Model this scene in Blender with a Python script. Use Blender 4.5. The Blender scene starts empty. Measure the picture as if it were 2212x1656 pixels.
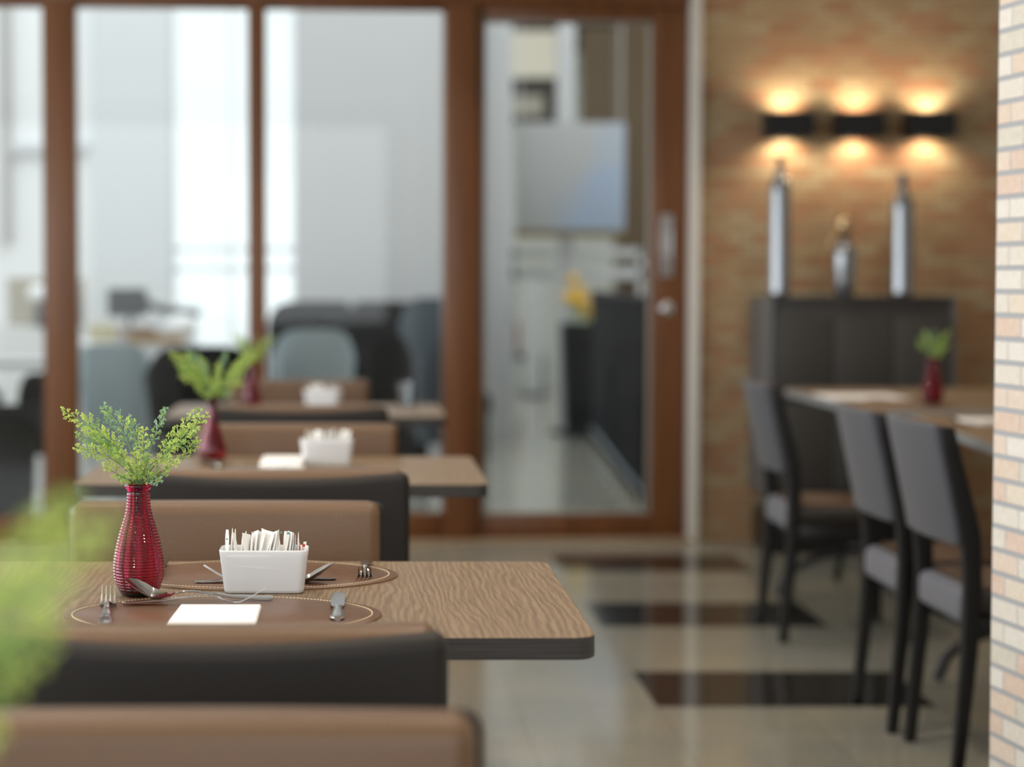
import bpy, bmesh, math, random
from mathutils import Vector, Matrix
PI = math.pi
random.seed(7)
S = bpy.context.scene
C = S.collection

# ------------------------------------------------------------------ camera
cam_d = bpy.data.cameras.new('camera')
cam = bpy.data.objects.new('camera', cam_d); C.objects.link(cam)
cam.location = (0, 0, 1.20)
cam.rotation_euler = (math.radians(90 - 2.4), 0, 0)
cam_d.sensor_width = 36.0
cam_d.lens = 69.98
cam_d.shift_x = 0.1496
cam_d.shift_y = -0.0217
cam_d.clip_start = 0.05
cam_d.dof.use_dof = True
cam_d.dof.focus_distance = 2.95
cam_d.dof.aperture_fstop = 2.2
cam_d.dof.aperture_blades = 0
S.camera = cam

# ------------------------------------------------------------------ world, exposure, big lights
S.view_settings.view_transform = 'Standard'
S.view_settings.look = 'None'
S.view_settings.gamma = 1.0
S.view_settings.use_curve_mapping = False
S.view_settings.exposure = 0.0
S.cycles.use_denoising = True
S.cycles.max_bounces = 10
S.cycles.transparent_max_bounces = 16
S.cycles.caustics_reflective = False
S.cycles.caustics_refractive = False
S.cycles.sample_clamp_indirect = 6.0
W = bpy.data.worlds.new('overcast_sky'); S.world = W; W.use_nodes = True
W.node_tree.nodes['Background'].inputs[0].default_value = (0.92, 0.97, 1.0, 1)
W.node_tree.nodes['Background'].inputs[1].default_value = 1.25

def area(name, loc, rot, sx, sy, power, col=(1, 1, 1), shape='RECTANGLE'):
    l = bpy.data.lights.new(name, 'AREA'); l.shape = shape; l.size = sx
    if shape in ('RECTANGLE', 'ELLIPSE'): l.size_y = sy
    l.energy = power; l.color = col
    o = bpy.data.objects.new(name, l); C.objects.link(o); o.location = loc; o.rotation_euler = rot
    return o
# daylight through the window bays of the left side wall and the wall behind the camera
area('window_daylight', (-3.33, 0.2, 1.65), (0, -PI/2, 0), 1.9, 2.6, 58, (0.93, 0.97, 1.0))
area('window_daylight', (-3.33, 3.4, 1.65), (0, -PI/2, 0), 1.9, 2.6, 62, (0.93, 0.97, 1.0))
area('window_daylight', (-3.33, 6.6, 1.65), (0, -PI/2, 0), 1.9, 2.6, 60, (0.93, 0.97, 1.0))
area('window_daylight', (-0.4, -2.43, 1.75), (PI/2, 0, 0), 4.6, 2.0, 64, (0.96, 0.98, 1.0))
area('added_fill', (0.0, 12.2, 6.0), (0, 0, 0), 7.0, 4.0, 190, (0.95, 0.98, 1.0))  # overhead fill, added to brighten the lounge
area('added_fill', (2.2, 18.0, 3.5), (0, 0, 0), 2.0, 4.0, 22, (0.98, 0.98, 1.0))  # fill added beneath the hall ceiling to brighten the hall
# warm ceiling downlights
def downlight(x, y, p):
    l = bpy.data.lights.new('ceiling_downlight', 'SPOT'); l.energy = p; l.color = (1.0, 0.86, 0.70); l.spot_size = math.radians(120); l.spot_blend = 0.4; l.shadow_soft_size = 0.05
    o = bpy.data.objects.new('ceiling_downlight', l); C.objects.link(o); o.location = (x, y, 2.98)
for q in ((-0.9, 1.6, 56), (0.5, 2.6, 56), (-0.8, 3.9, 56), (0.6, 4.7, 56), (-0.5, 6.3, 50), (0.7, 7.6, 36), (2.3, 5.2, 22), (2.3, 7.2, 30)): downlight(*q)

# ------------------------------------------------------------------ materials
def new_mat(name):
    m = bpy.data.materials.new(name); m.use_nodes = True
    return m, m.node_tree.nodes, m.node_tree.links, m.node_tree.nodes['Principled BSDF']
def plain(name, col, rough=0.5, metal=0.0, coat=0.0, var=0.0, scale=30.0, bump=0.0, bscale=200.0, spec=None, trans=0.0, ior=None, sheen=0.0):
    m, n, l, b = new_mat(name)
    b.inputs['Base Color'].default_value = (*col, 1); b.inputs['Roughness'].default_value = rough
    b.inputs['Metallic'].default_value = metal; b.inputs['Coat Weight'].default_value = coat
    b.inputs['Transmission Weight'].default_value = trans
    b.inputs['Sheen Weight'].default_value = sheen
    if ior: b.inputs['IOR'].default_value = ior
    if spec is not None: b.inputs['Specular IOR Level'].default_value = spec
    if var or bump:
        tc = n.new('ShaderNodeTexCoord')
    if var:
        t = n.new('ShaderNodeTexNoise'); t.inputs['Scale'].default_value = scale; t.inputs['Detail'].default_value = 5
        l.new(tc.outputs['Object'], t.inputs['Vector'])
        r = n.new('ShaderNodeValToRGB')
        r.color_ramp.elements[0].position = 0.3; r.color_ramp.elements[1].position = 0.7
        r.color_ramp.elements[0].color = (*[c*(1-var) for c in col], 1)
        r.color_ramp.elements[1].color = (*[min(1, c*(1+var)) for c in col], 1)
        l.new(t.outputs['Fac'], r.inputs['Fac']); l.new(r.outputs['Color'], b.inputs['Base Color'])
    if bump:
        t2 = n.new('ShaderNodeTexNoise'); t2.inputs['Scale'].default_value = bscale; t2.inputs['Detail'].default_value = 4
        l.new(tc.outputs['Object'], t2.inputs['Vector'])
        bp = n.new('ShaderNodeBump'); bp.inputs['Strength'].default_value = bump; bp.inputs['Distance'].default_value = 0.002
        l.new(t2.outputs['Fac'], bp.inputs['Height']); l.new(bp.outputs['Normal'], b.inputs['Normal'])
    return m
def emit(name, col, strength):
    m, n, l, b = new_mat(name)
    b.inputs['Base Color'].default_value = (0, 0, 0, 1)
    b.inputs['Emission Color'].default_value = (*col, 1); b.inputs['Emission Strength'].default_value = strength
    return m

def mat_wood_top():
    m, n, l, b = new_mat('oak_laminate')
    tc = n.new('ShaderNodeTexCoord')
    mp = n.new('ShaderNodeMapping'); mp.inputs['Scale'].default_value = (1, 0.22, 1); l.new(tc.outputs['Object'], mp.inputs['Vector'])
    nz = n.new('ShaderNodeTexNoise'); nz.inputs['Scale'].default_value = 7; nz.inputs['Detail'].default_value = 3
    l.new(mp.outputs['Vector'], nz.inputs['Vector'])
    mx = n.new('ShaderNodeMix'); mx.data_type = 'VECTOR'; mx.inputs[0].default_value = 0.10
    l.new(mp.outputs['Vector'], mx.inputs[4]); l.new(nz.outputs['Color'], mx.inputs[5])
    wv = n.new('ShaderNodeTexWave'); wv.wave_type = 'BANDS'; wv.bands_direction = 'X'
    wv.inputs['Scale'].default_value = 34; wv.inputs['Distortion'].default_value = 3.2; wv.inputs['Detail'].default_value = 2.0; wv.inputs['Detail Scale'].default_value = 2.0
    l.new(mx.outputs[1], wv.inputs['Vector'])
    mp2 = n.new('ShaderNodeMapping'); mp2.inputs['Scale'].default_value = (260, 9, 1); l.new(tc.outputs['Object'], mp2.inputs['Vector'])
    n2 = n.new('ShaderNodeTexNoise'); n2.inputs['Scale'].default_value = 1.0; n2.inputs['Detail'].default_value = 4; l.new(mp2.outputs['Vector'], n2.inputs['Vector'])
    r = n.new('ShaderNodeValToRGB'); e = r.color_ramp.elements
    e[0].position = 0.05; e[0].color = (0.205, 0.135, 0.077, 1); e[1].position = 0.9; e[1].color = (0.280, 0.194, 0.115, 1)
    l.new(wv.outputs['Fac'], r.inputs['Fac'])
    r2 = n.new('ShaderNodeValToRGB'); e = r2.color_ramp.elements
    e[0].position = 0.32; e[0].color = (0.62, 0.60, 0.58, 1); e[1].position = 0.6; e[1].color = (1, 1, 1, 1)
    l.new(n2.outputs['Fac'], r2.inputs['Fac'])
    ml = n.new('ShaderNodeMix'); ml.data_type = 'RGBA'; ml.blend_type = 'MULTIPLY'; ml.inputs[0].default_value = 0.75
    l.new(r.outputs['Color'], ml.inputs[6]); l.new(r2.outputs['Color'], ml.inputs[7])
    l.new(ml.outputs[2], b.inputs['Base Color'])
    b.inputs['Roughness'].default_value = 0.42; b.inputs['Specular IOR Level'].default_value = 0.45
    bp = n.new('ShaderNodeBump'); bp.inputs['Strength'].default_value = 0.25; bp.inputs['Distance'].default_value = 0.001
    l.new(n2.outputs['Fac'], bp.inputs['Height']); l.new(bp.outputs['Normal'], b.inputs['Normal'])
    return m

def mat_edge():
    m, n, l, b = new_mat('dark_edge_band')
    tc = n.new('ShaderNodeTexCoord')
    mp = n.new('ShaderNodeMapping'); mp.inputs['Scale'].default_value = (6, 6, 260); l.new(tc.outputs['Object'], mp.inputs['Vector'])
    n2 = n.new('ShaderNodeTexNoise'); n2.inputs['Scale'].default_value = 1.0; n2.inputs['Detail'].default_value = 3; l.new(mp.outputs['Vector'], n2.inputs['Vector'])
    r = n.new('ShaderNodeValToRGB'); e = r.color_ramp.elements
    e[0].position = 0.3; e[0].color = (0.028, 0.026, 0.024, 1); e[1].position = 0.7; e[1].color = (0.060, 0.056, 0.052, 1)
    l.new(n2.outputs['Fac'], r.inputs['Fac']); l.new(r.outputs['Color'], b.inputs['Base Color'])
    b.inputs['Roughness'].default_value = 0.6; b.inputs['Specular IOR Level'].default_value = 0.3
    return m

def mat_brick(name, course, length, ramp, mortar, tint=(1, 1, 1), msize=0.006):
    # bricks laid out in the wall's own x (along) and z (up)
    m, n, l, b = new_mat(name)
    tc = n.new('ShaderNodeTexCoord'); sp = n.new('ShaderNodeSeparateXYZ'); cb = n.new('ShaderNodeCombineXYZ')
    l.new(tc.outputs['Object'], sp.inputs[0]); xm = n.new('ShaderNodeMath'); xm.operation = 'MULTIPLY'; xm.inputs[1].default_value = 3.0; l.new(sp.outputs['X'], xm.inputs[0]); l.new(xm.outputs[0], cb.inputs['X']); l.new(sp.outputs['Z'], cb.inputs['Y'])
    bt = n.new('ShaderNodeTexBrick'); bt.inputs['Scale'].default_value = 1.0
    bt.inputs['Color1'].default_value = (0, 0, 0, 1); bt.inputs['Color2'].default_value = (1, 1, 1, 1); bt.inputs['Mortar'].default_value = (0.5, 0.5, 0.5, 1)
    bt.inputs['Mortar Size'].default_value = msize; bt.inputs['Mortar Smooth'].default_value = 0.15
    bt.inputs['Brick Width'].default_value = length*3; bt.inputs['Row Height'].default_value = course
    l.new(cb.outputs[0], bt.inputs['Vector'])
    r = n.new('ShaderNodeValToRGB'); el = r.color_ramp.elements
    r.color_ramp.interpolation = 'CONSTANT'
    while len(el) > 1: el.remove(el[-1])
    for i, c in enumerate(ramp):
        if i == 0: el[0].position = 0; el[0].color = (*c, 1)
        else:
            q = el.new(i/len(ramp)); q.color = (*c, 1)
    l.new(bt.outputs['Color'], r.inputs['Fac'])
    nz = n.new('ShaderNodeTexNoise'); nz.inputs['Scale'].default_value = 60; nz.inputs['Detail'].default_value = 4; l.new(cb.outputs[0], nz.inputs['Vector'])
    mlt = n.new('ShaderNodeMix'); mlt.data_type = 'RGBA'; mlt.blend_type = 'OVERLAY'; mlt.inputs[0].default_value = 0.35
    l.new(r.outputs['Color'], mlt.inputs[6]); l.new(nz.outputs['Fac'], mlt.inputs[7])
    mo = n.new('ShaderNodeMix'); mo.data_type = 'RGBA'; l.new(bt.outputs['Fac'], mo.inputs[0])
    l.new(mlt.outputs[2], mo.inputs[6]); mo.inputs[7].default_value = (*mortar, 1)
    l.new(mo.outputs[2], b.inputs['Base Color']); b.inputs['Roughness'].default_value = 0.8
    inv = n.new('ShaderNodeMath'); inv.operation = 'SUBTRACT'; inv.inputs[0].default_value = 1.0; l.new(bt.outputs['Fac'], inv.inputs[1])
    bp = n.new('ShaderNodeBump'); bp.inputs['Strength'].default_value = 0.8; bp.inputs['Distance'].default_value = 0.006
    l.new(inv.outputs[0], bp.inputs['Height']); l.new(bp.outputs['Normal'], b.inputs['Normal'])
    return m

def mat_floor():
    m, n, l, b = new_mat('polished_granite')
    tc = n.new('ShaderNodeTexCoord'); sp = n.new('ShaderNodeSeparateXYZ'); l.new(tc.outputs['Object'], sp.inputs[0])
    def math_(op, a, bb=None):
        q = n.new('ShaderNodeMath'); q.operation = op
        for i, v in enumerate((a, bb)):
            if v is None: continue
            if isinstance(v, (int, float)): q.inputs[i].default_value = v
            else: l.new(v, q.inputs[i])
        return q.outputs[0]
    X, Y = sp.outputs['X'], sp.outputs['Y']
    fy = math_('FRACT', math_('DIVIDE', math_('SUBTRACT', Y, 0.39), 1.285))
    my = math_('LESS_THAN', fy, 0.39)
    mx = math_('MULTIPLY', math_('GREATER_THAN', X, 0.835), math_('LESS_THAN', X, 1.62))
    dark = math_('MULTIPLY', math_('MULTIPLY', my, mx), math_('LESS_THAN', Y, 8.9))
    sp1 = n.new('ShaderNodeTexNoise'); sp1.inputs['Scale'].default_value = 190; sp1.inputs['Detail'].default_value = 3; l.new(tc.outputs['Object'], sp1.inputs['Vector'])
    sp2 = n.new('ShaderNodeTexNoise'); sp2.inputs['Scale'].default_value = 2.3; sp2.inputs['Detail'].default_value = 4; l.new(tc.outputs['Object'], sp2.inputs['Vector'])
    r1 = n.new('ShaderNodeValToRGB'); e = r1.color_ramp.elements
    e[0].position = 0.36; e[0].color = (0.17, 0.165, 0.14, 1); e[1].position = 0.6; e[1].color = (0.46, 0.445, 0.385, 1); l.new(sp1.outputs['Fac'], r1.inputs['Fac'])
    r2 = n.new('ShaderNodeValToRGB'); e = r2.color_ramp.elements
    e[0].position = 0.35; e[0].color = (0.80, 0.84, 0.86, 1); e[1].position = 0.65; e[1].color = (1.0, 0.96, 0.86, 1); l.new(sp2.outputs['Fac'], r2.inputs['Fac'])
    ml = n.new('ShaderNodeMix'); ml.data_type = 'RGBA'; ml.blend_type = 'MULTIPLY'; ml.inputs[0].default_value = 1
    l.new(r1.outputs['Color'], ml.inputs[6]); l.new(r2.outputs['Color'], ml.inputs[7])
    # joints of a 0.42 m tile
    jx = math_('FRACT', math_('DIVIDE', math_('SUBTRACT', X, 0.835), 0.3925)); jy = math_('FRACT', math_('DIVIDE', math_('SUBTRACT', Y, 0.39), 0.4283))
    jm = math_('MAXIMUM', math_('LESS_THAN', jx, 0.008), math_('LESS_THAN', jy, 0.008))
    rd = n.new('ShaderNodeValToRGB'); e = rd.color_ramp.elements
    e[0].position = 0.4; e[0].color = (0.012, 0.011, 0.010, 1); e[1].position = 0.7; e[1].color = (0.04, 0.037, 0.033, 1); l.new(sp1.outputs['Fac'], rd.inputs['Fac'])
    a = n.new('ShaderNodeMix'); a.data_type = 'RGBA'; l.new(dark, a.inputs[0]); l.new(ml.outputs[2], a.inputs[6]); l.new(rd.outputs['Color'], a.inputs[7])
    c = n.new('ShaderNodeMix'); c.data_type = 'RGBA'; l.new(math_('MULTIPLY', jm, 0.5), c.inputs[0]); l.new(a.outputs[2], c.inputs[6]); c.inputs[7].default_value = (0.09, 0.085, 0.075, 1)
    l.new(c.outputs[2], b.inputs['Base Color']); b.inputs['Roughness'].default_value = 0.10
    return m

def mat_glass(name, tint=(0.93, 0.97, 0.96), strength=1.0):
    m = bpy.data.materials.new(name); m.use_nodes = True; n = m.node_tree.nodes; l = m.node_tree.links; n.clear()
    o = n.new('ShaderNodeOutputMaterial'); mx = n.new('ShaderNodeMixShader'); tr = n.new('ShaderNodeBsdfTransparent'); gl = n.new('ShaderNodeBsdfGlossy'); fr = n.new('ShaderNodeFresnel')
    fr.inputs['IOR'].default_value = 1.5
    tr.inputs[0].default_value = (*tint, 1); gl.inputs['Roughness'].default_value = 0.02
    mu = n.new('ShaderNodeMath'); mu.operation = 'MULTIPLY'; mu.inputs[1].default_value = strength
    l.new(fr.outputs[0], mu.inputs[0]); l.new(mu.outputs[0], mx.inputs[0]); l.new(tr.outputs[0], mx.inputs[1]); l.new(gl.outputs[0], mx.inputs[2]); l.new(mx.outputs[0], o.inputs[0])
    return m

def mat_frame_wood():
    m, n, l, b = new_mat('mahogany_frame')
    tc = n.new('ShaderNodeTexCoord'); mp = n.new('ShaderNodeMapping'); mp.inputs['Scale'].default_value = (30, 30, 1.5); l.new(tc.outputs['Object'], mp.inputs['Vector'])
    t = n.new('ShaderNodeTexNoise'); t.inputs['Scale'].default_value = 1; t.inputs['Detail'].default_value = 4; l.new(mp.outputs['Vector'], t.inputs['Vector'])
    r = n.new('ShaderNodeValToRGB'); e = r.color_ramp.elements
    e[0].position = 0.3; e[0].color = (0.120, 0.042, 0.012, 1); e[1].position = 0.7; e[1].color = (0.190, 0.069, 0.020, 1)
    l.new(t.outputs['Fac'], r.inputs['Fac']); l.new(r.outputs['Color'], b.inputs['Base Color'])
    b.inputs['Roughness'].default_value = 0.36
    return m

M = {}
M['wood_top'] = mat_wood_top(); M['edge'] = mat_edge(); M['floor'] = mat_floor(); M['frame'] = mat_frame_wood()
M['pane'] = mat_glass('window_glass', (0.97, 0.985, 0.98), 0.45); M['clear_glass'] = mat_glass('tumbler_glass', (0.95, 0.97, 0.98), 2.0)
M['brown_leather'] = plain('bronze_brown_vinyl', (0.132, 0.069, 0.031), 0.37, var=0.10, scale=260, bump=0.32, bscale=420, spec=0.5)
M['dark_leather'] = plain('dark_brown_vinyl', (0.018, 0.015, 0.0135), 0.52, bump=0.25, bscale=420, spec=0.28)
M['mat_leather'] = plain('placemat_leather', (0.140, 0.068, 0.036), 0.36, var=0.12, scale=40, bump=0.15, bscale=300)
M['mat_edge'] = plain('placemat_trim', (0.22, 0.13, 0.06), 0.35)
M['thread'] = plain('cream_thread', (0.72, 0.60, 0.38), 0.6)
M['steel'] = plain('polished_steel', (0.47, 0.46, 0.45), 0.18, metal=1.0)
M['porcelain'] = plain('white_porcelain', (0.72, 0.74, 0.76), 0.08, coat=0.5)
M['paper'] = plain('white_paper', (0.88, 0.87, 0.84), 0.7, var=0.03, scale=90)
M['paper_dot'] = plain('teal_print', (0.15, 0.32, 0.30), 0.7)
M['paper_red'] = plain('rose_paper', (0.66, 0.40, 0.36), 0.7, var=0.15, scale=120)
M['paper_grey'] = plain('grey_paper', (0.52, 0.52, 0.56), 0.7, var=0.15, scale=120)
M['napkin'] = plain('white_napkin', (0.93, 0.92, 0.90), 0.8)
M['vase'] = plain('ruby_glass', (0.60, 0.005, 0.10), 0.01, trans=1.0, ior=1.47)
M['leaf_light'] = plain('fern_yellow_green', (0.52, 0.66, 0.15), 0.5, var=0.2, scale=90)
M['leaf_mid'] = plain('fern_green', (0.30, 0.50, 0.12), 0.5, var=0.2, scale=90)
M['leaf_blue'] = plain('fern_blue_green', (0.28, 0.46, 0.27), 0.5, var=0.2, scale=90)
M['stem'] = plain('fern_stem', (0.20, 0.30, 0.12), 0.5)
M['black_metal'] = plain('black_metal', (0.012, 0.012, 0.014), 0.4)
M['black_wood'] = plain('black_stained_wood', (0.009, 0.008, 0.008), 0.32)
M['cabinet'] = plain('charcoal_laminate', (0.040, 0.037, 0.035), 0.5, var=0.15, scale=12)
M['cabinet_side'] = plain('grey_laminate', (0.13, 0.13, 0.13), 0.5)
M['back_fabric'] = plain('slate_fabric', (0.056, 0.058, 0.072), 0.6, var=0.1, scale=200, sheen=0.15)
M['grey_fabric'] = plain('grey_fabric', (0.105, 0.108, 0.132), 0.7, var=0.1, scale=200, sheen=0.2)
M['seat_dark'] = plain('dark_brown_seat', (0.022, 0.017, 0.014), 0.5)
M['brown_and_glow'] = plain('brown_panel_and_seat_glow', (0.095, 0.047, 0.021), 0.5)  # brown of the inner back, and painted warm reflection on the seat top
M['silver'] = plain('silver_glaze', (0.30, 0.32, 0.34), 0.22, metal=0.85)
M['silver_dark'] = plain('pewter', (0.10, 0.11, 0.13), 0.3, metal=0.7)
M['white_trim'] = plain('white_paint', (0.70, 0.66, 0.60), 0.6)
M['white_wall'] = plain('white_plaster', (0.80, 0.80, 0.79), 0.8)
M['ceil'] = plain('ceiling_white', (0.75, 0.73, 0.70), 0.9)
M['handle'] = plain('brushed_handle', (0.62, 0.62, 0.63), 0.3, metal=1.0)
M['granite_sill'] = plain('beige_stone', (0.34, 0.24, 0.15), 0.3, var=0.15, scale=80)
M['brick_far'] = mat_brick('red_brown_brick', 0.050, 0.125,
    [(0.40, 0.24, 0.125), (0.43, 0.31, 0.17), (0.37, 0.195, 0.10), (0.44, 0.34, 0.20), (0.42, 0.235, 0.125), (0.41, 0.28, 0.15), (0.38, 0.26, 0.14)], (0.23, 0.165, 0.105))
M['brick_near'] = mat_brick('pale_brick', 0.0435, 0.105,
    [(0.66, 0.55, 0.46), (0.66, 0.61, 0.54), (0.63, 0.49, 0.40), (0.68, 0.64, 0.58), (0.65, 0.53, 0.43), (0.60, 0.56, 0.48), (0.66, 0.58, 0.48)], (0.36, 0.37, 0.39), msize=0.0048)

# ------------------------------------------------------------------ mesh helpers
class MB:
    def __init__(s): s.v = []; s.f = []; s.mi = []
    def add(s, vs, fs, mi=0):
        o = len(s.v); s.v += [tuple(v) for v in vs]; s.f += [tuple(i+o for i in f) for f in fs]; s.mi += [mi]*len(fs); return s
    def box(s, x0, x1, y0, y1, z0, z1, mi=0):
        vs = [(x0,y0,z0),(x1,y0,z0),(x1,y1,z0),(x0,y1,z0),(x0,y0,z1),(x1,y0,z1),(x1,y1,z1),(x0,y1,z1)]
        return s.add(vs, [(0,3,2,1),(4,5,6,7),(0,1,5,4),(1,2,6,5),(2,3,7,6),(3,0,4,7)], mi)
    def loops(s, ls, closed=True, cap0=True, cap1=True, mi=0):
        n = len(ls[0]); vs = [p for L in ls for p in L]; fs = []
        for i in range(len(ls)-1):
            for j in range(n if closed else n-1):
                k = (j+1) % n
                fs.append((i*n+j, i*n+k, (i+1)*n+k, (i+1)*n+j))
        if cap0: fs.append(tuple(reversed(range(n))))
        if cap1: fs.append(tuple((len(ls)-1)*n+j for j in range(n)))
        return s.add(vs, fs, mi)
    def lathe(s, prof, n=32, c=(0, 0, 0), cap0=True, cap1=True, mi=0):
        return s.loops([[(c[0]+r*math.cos(2*PI*j/n), c[1]+r*math.sin(2*PI*j/n), c[2]+z) for j in range(n)] for r, z in prof], True, cap0, cap1, mi)
    def tube(s, path, rad, n=8, mi=0, flat=1.0):
        P = [Vector(p) for p in path]; ls = []
        if not hasattr(rad, '__len__'): rad = [rad]*len(P)
        up = None
        for i, p in enumerate(P):
            t = (P[min(i+1, len(P)-1)] - P[max(i-1, 0)])
            if t.length < 1e-9: t = Vector((0, 0, 1))
            t.normalize()
            if up is None:
                up = Vector((0, 0, 1)) if abs(t.z) < 0.9 else Vector((0, 1, 0))
            a = t.cross(up)
            if a.length < 1e-6: a = t.cross(Vector((1, 0, 0)))
            a.normalize(); b2 = a.cross(t).normalized(); up = b2
            ls.append([p + a*rad[i]*math.cos(2*PI*j/n) + b2*rad[i]*flat*math.sin(2*PI*j/n) for j in range(n)])
        return s.loops(ls, mi=mi)
    def spindle(s, a, b2, r, mi=0):
        a = Vector(a); b2 = Vector(b2); t = b2-a
        u = t.orthogonal().normalized()*r; w = t.normalized().cross(u)
        m = a + t*0.6
        return s.add([a, m+u, m+w, m-u, m-w, b2], [(0,2,1),(0,3,2),(0,4,3),(0,1,4),(5,1,2),(5,2,3),(5,3,4),(5,4,1)], mi)
    def rbox(s, cx, cy, cz, sx, sy, sz, r, mid=(6, 2, 6), seg=4, fn=None, mi=0):
        # rounded box with spare rows for bending (fn maps a local point to a local point)
        h = (sx/2, sy/2, sz/2); r = min(r, min(h)*0.999)
        def samples(hh, k):
            o = []
            for i in range(seg): o.append(-hh + r*(1-math.tan(PI/4*(1-i/seg))))
            for i in range(k+1): o.append(-(hh-r) + 2*(hh-r)*i/max(k, 1))
            for i in range(1, seg+1): o.append(hh - r*(1-math.tan(PI/4*i/seg)))
            return o
        sm = [samples(h[i], mid[i]) for i in range(3)]
        idx = {}; vs = []; fs = []
        def vid(p):
            k = tuple(round(q, 6) for q in p)
            if k in idx: return idx[k]
            inn = [max(-(h[i]-r), min(h[i]-r, p[i])) for i in range(3)]
            d = Vector([p[i]-inn[i] for i in range(3)])
            if d.length > 1e-9: d = d.normalized()*r
            q = [inn[i]+d[i] for i in range(3)]
            if fn: q = fn(*q)
            idx[k] = len(vs); vs.append((q[0]+cx, q[1]+cy, q[2]+cz)); return idx[k]
        for ax in range(3):
            a, b2 = (ax+1) % 3, (ax+2) % 3
            for sg in (-1, 1):
                for i in range(len(sm[a])-1):
                    for j in range(len(sm[b2])-1):
                        q = []
                        for (ii, jj) in ((i, j), (i+1, j), (i+1, j+1), (i, j+1)):
                            p = [0, 0, 0]; p[ax] = sg*h[ax]; p[a] = sm[a][ii]; p[b2] = sm[b2][jj]; q.append(vid(p))
                        if sg < 0: q.reverse()
                        fs.append(tuple(q))
        return s.add(vs, fs, mi)
    def build(s, name, mat, parent=None, bevel=0.0, segs=2, smooth=True, loc=None, rotz=None, angle=40):
        me = bpy.data.meshes.new(name); me.from_pydata(s.v, [], s.f); me.validate()
        mats = mat if isinstance(mat, (list, tuple)) else [mat]
        for q in mats: me.materials.append(q)
        if len(mats) > 1:
            for p, i in zip(me.polygons, s.mi): p.material_index = i
        bm = bmesh.new(); bm.from_mesh(me)
        if bevel:
            es = [e for e in bm.edges if len(e.link_faces) == 2 and e.calc_face_angle(0) > 0.6]
            bmesh.ops.bevel(bm, geom=es, offset=bevel, segments=segs, profile=0.5, affect='EDGES', clamp_overlap=True)
        bmesh.ops.recalc_face_normals(bm, faces=bm.faces)
        bm.to_mesh(me); bm.free()
        if smooth:
            for p in me.polygons: p.use_smooth = True
            me.set_sharp_from_angle(angle=math.radians(angle))
        o = bpy.data.objects.new(name, me); C.objects.link(o)
        if parent: o.parent = parent
        if loc: o.location = loc
        if rotz is not None: o.rotation_euler = (0, 0, rotz)
        return o

def tag(o, label, cat, group=None, kind=None):
    o['label'] = label; o['category'] = cat
    if group: o['group'] = group
    if kind: o['kind'] = kind
    return o
def thing(name, label, cat, loc=(0, 0, 0), rotz=0.0, group=None):
    o = bpy.data.objects.new(name, None); C.objects.link(o); o.empty_display_size = 0.05
    o.location = loc; o.rotation_euler = (0, 0, rotz)
    return tag(o, label, cat, group)
def structure(o, label=None):
    o['kind'] = 'structure'
    if label: o['label'] = label
    return o
def dup(root, loc, rotz=0.0, label=None, group=None, scale=None):
    def rec(o, par):
        c = o.copy(); C.objects.link(c); c.parent = par
        for ch in list(o.children): rec(ch, c)
        return c
    kids = list(root.children)
    r = root.copy(); C.objects.link(r); r.location = loc; r.rotation_euler = (0, 0, rotz)
    for ch in kids: rec(ch, r)
    if label: r['label'] = label
    if group: r['group'] = group
    if scale: r.scale = (scale, scale, scale) if not hasattr(scale, '__len__') else scale
    return r
def bez(p0, p1, p2, n):
    p0, p1, p2 = Vector(p0), Vector(p1), Vector(p2)
    return [(1-t)**2*p0 + 2*t*(1-t)*p1 + t*t*p2 for t in [i/n for i in range(n+1)]]
def rrect(hx, hy, r, z, k=6):
    o = []
    for (cx, cy, a0) in ((hx-r, hy-r, 0), (-hx+r, hy-r, PI/2), (-hx+r, -hy+r, PI), (hx-r, -hy+r, 1.5*PI)):
        for i in range(k+1):
            a = a0 + PI/2*i/k; o.append((cx+r*math.cos(a), cy+r*math.sin(a), z))
    return o

# ------------------------------------------------------------------ the setting
YW = 9.05        # plane of the far brick wall
structure(MB().box(-6, 6, -3, 24, -0.1, 0).build('floor', M['floor'], smooth=False), 'polished speckled granite floor with dark inlaid tiles')
structure(MB().box(-3.6, 4.2, -2.6, 9.3, 3.0, 3.12).build('ceiling', M['ceil'], smooth=False))
b = MB().box(0, 2.655, 0, 0.2, 0, 3.0)
structure(b.build('wall_back', M['brick_far'], smooth=False, loc=(1.545, YW, 0)), 'red-brown brick wall behind the sconces')
structure(MB().box(4.2, 4.3, -2.6, 9.3, 0, 3.0).build('wall_right', M['white_trim'], smooth=False))
# left side wall and rear wall, each with window openings
b = MB().box(-3.5, -3.35, -2.5, 9.3, 0, 0.68).box(-3.5, -3.35, -2.5, 9.3, 2.62, 3.0)
for y0, y1 in ((-2.5, -1.1), (1.5, 2.1), (4.7, 5.3), (7.9, 9.3)): b.box(-3.5, -3.35, y0, y1, 0.68, 2.62)
structure(b.build('wall_left', M['white_trim'], smooth=False))
b = MB().box(-3.5, 4.2, -2.6, -2.45, 0, 0.72).box(-3.5, 4.2, -2.6, -2.45, 2.78, 3.0).box(-3.5, -2.7, -2.6, -2.45, 0.72, 2.78).box(1.9, 4.2, -2.6, -2.45, 0.72, 2.78)
structure(b.build('wall_rear', M['white_trim'], smooth=False))
# near pale brick partition on the right (its end face at x 1.18, y 3.7)
ang = math.atan2(4.0, -0.54)
b = MB().box(-4.0, 0, -0.40, 0, 0, 3.0)
structure(b.build('wall_partition', M['brick_near'], smooth=False, loc=(1.183, 3.70, 0), rotz=ang), 'pale peach brick wall end in the right foreground')

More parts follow.
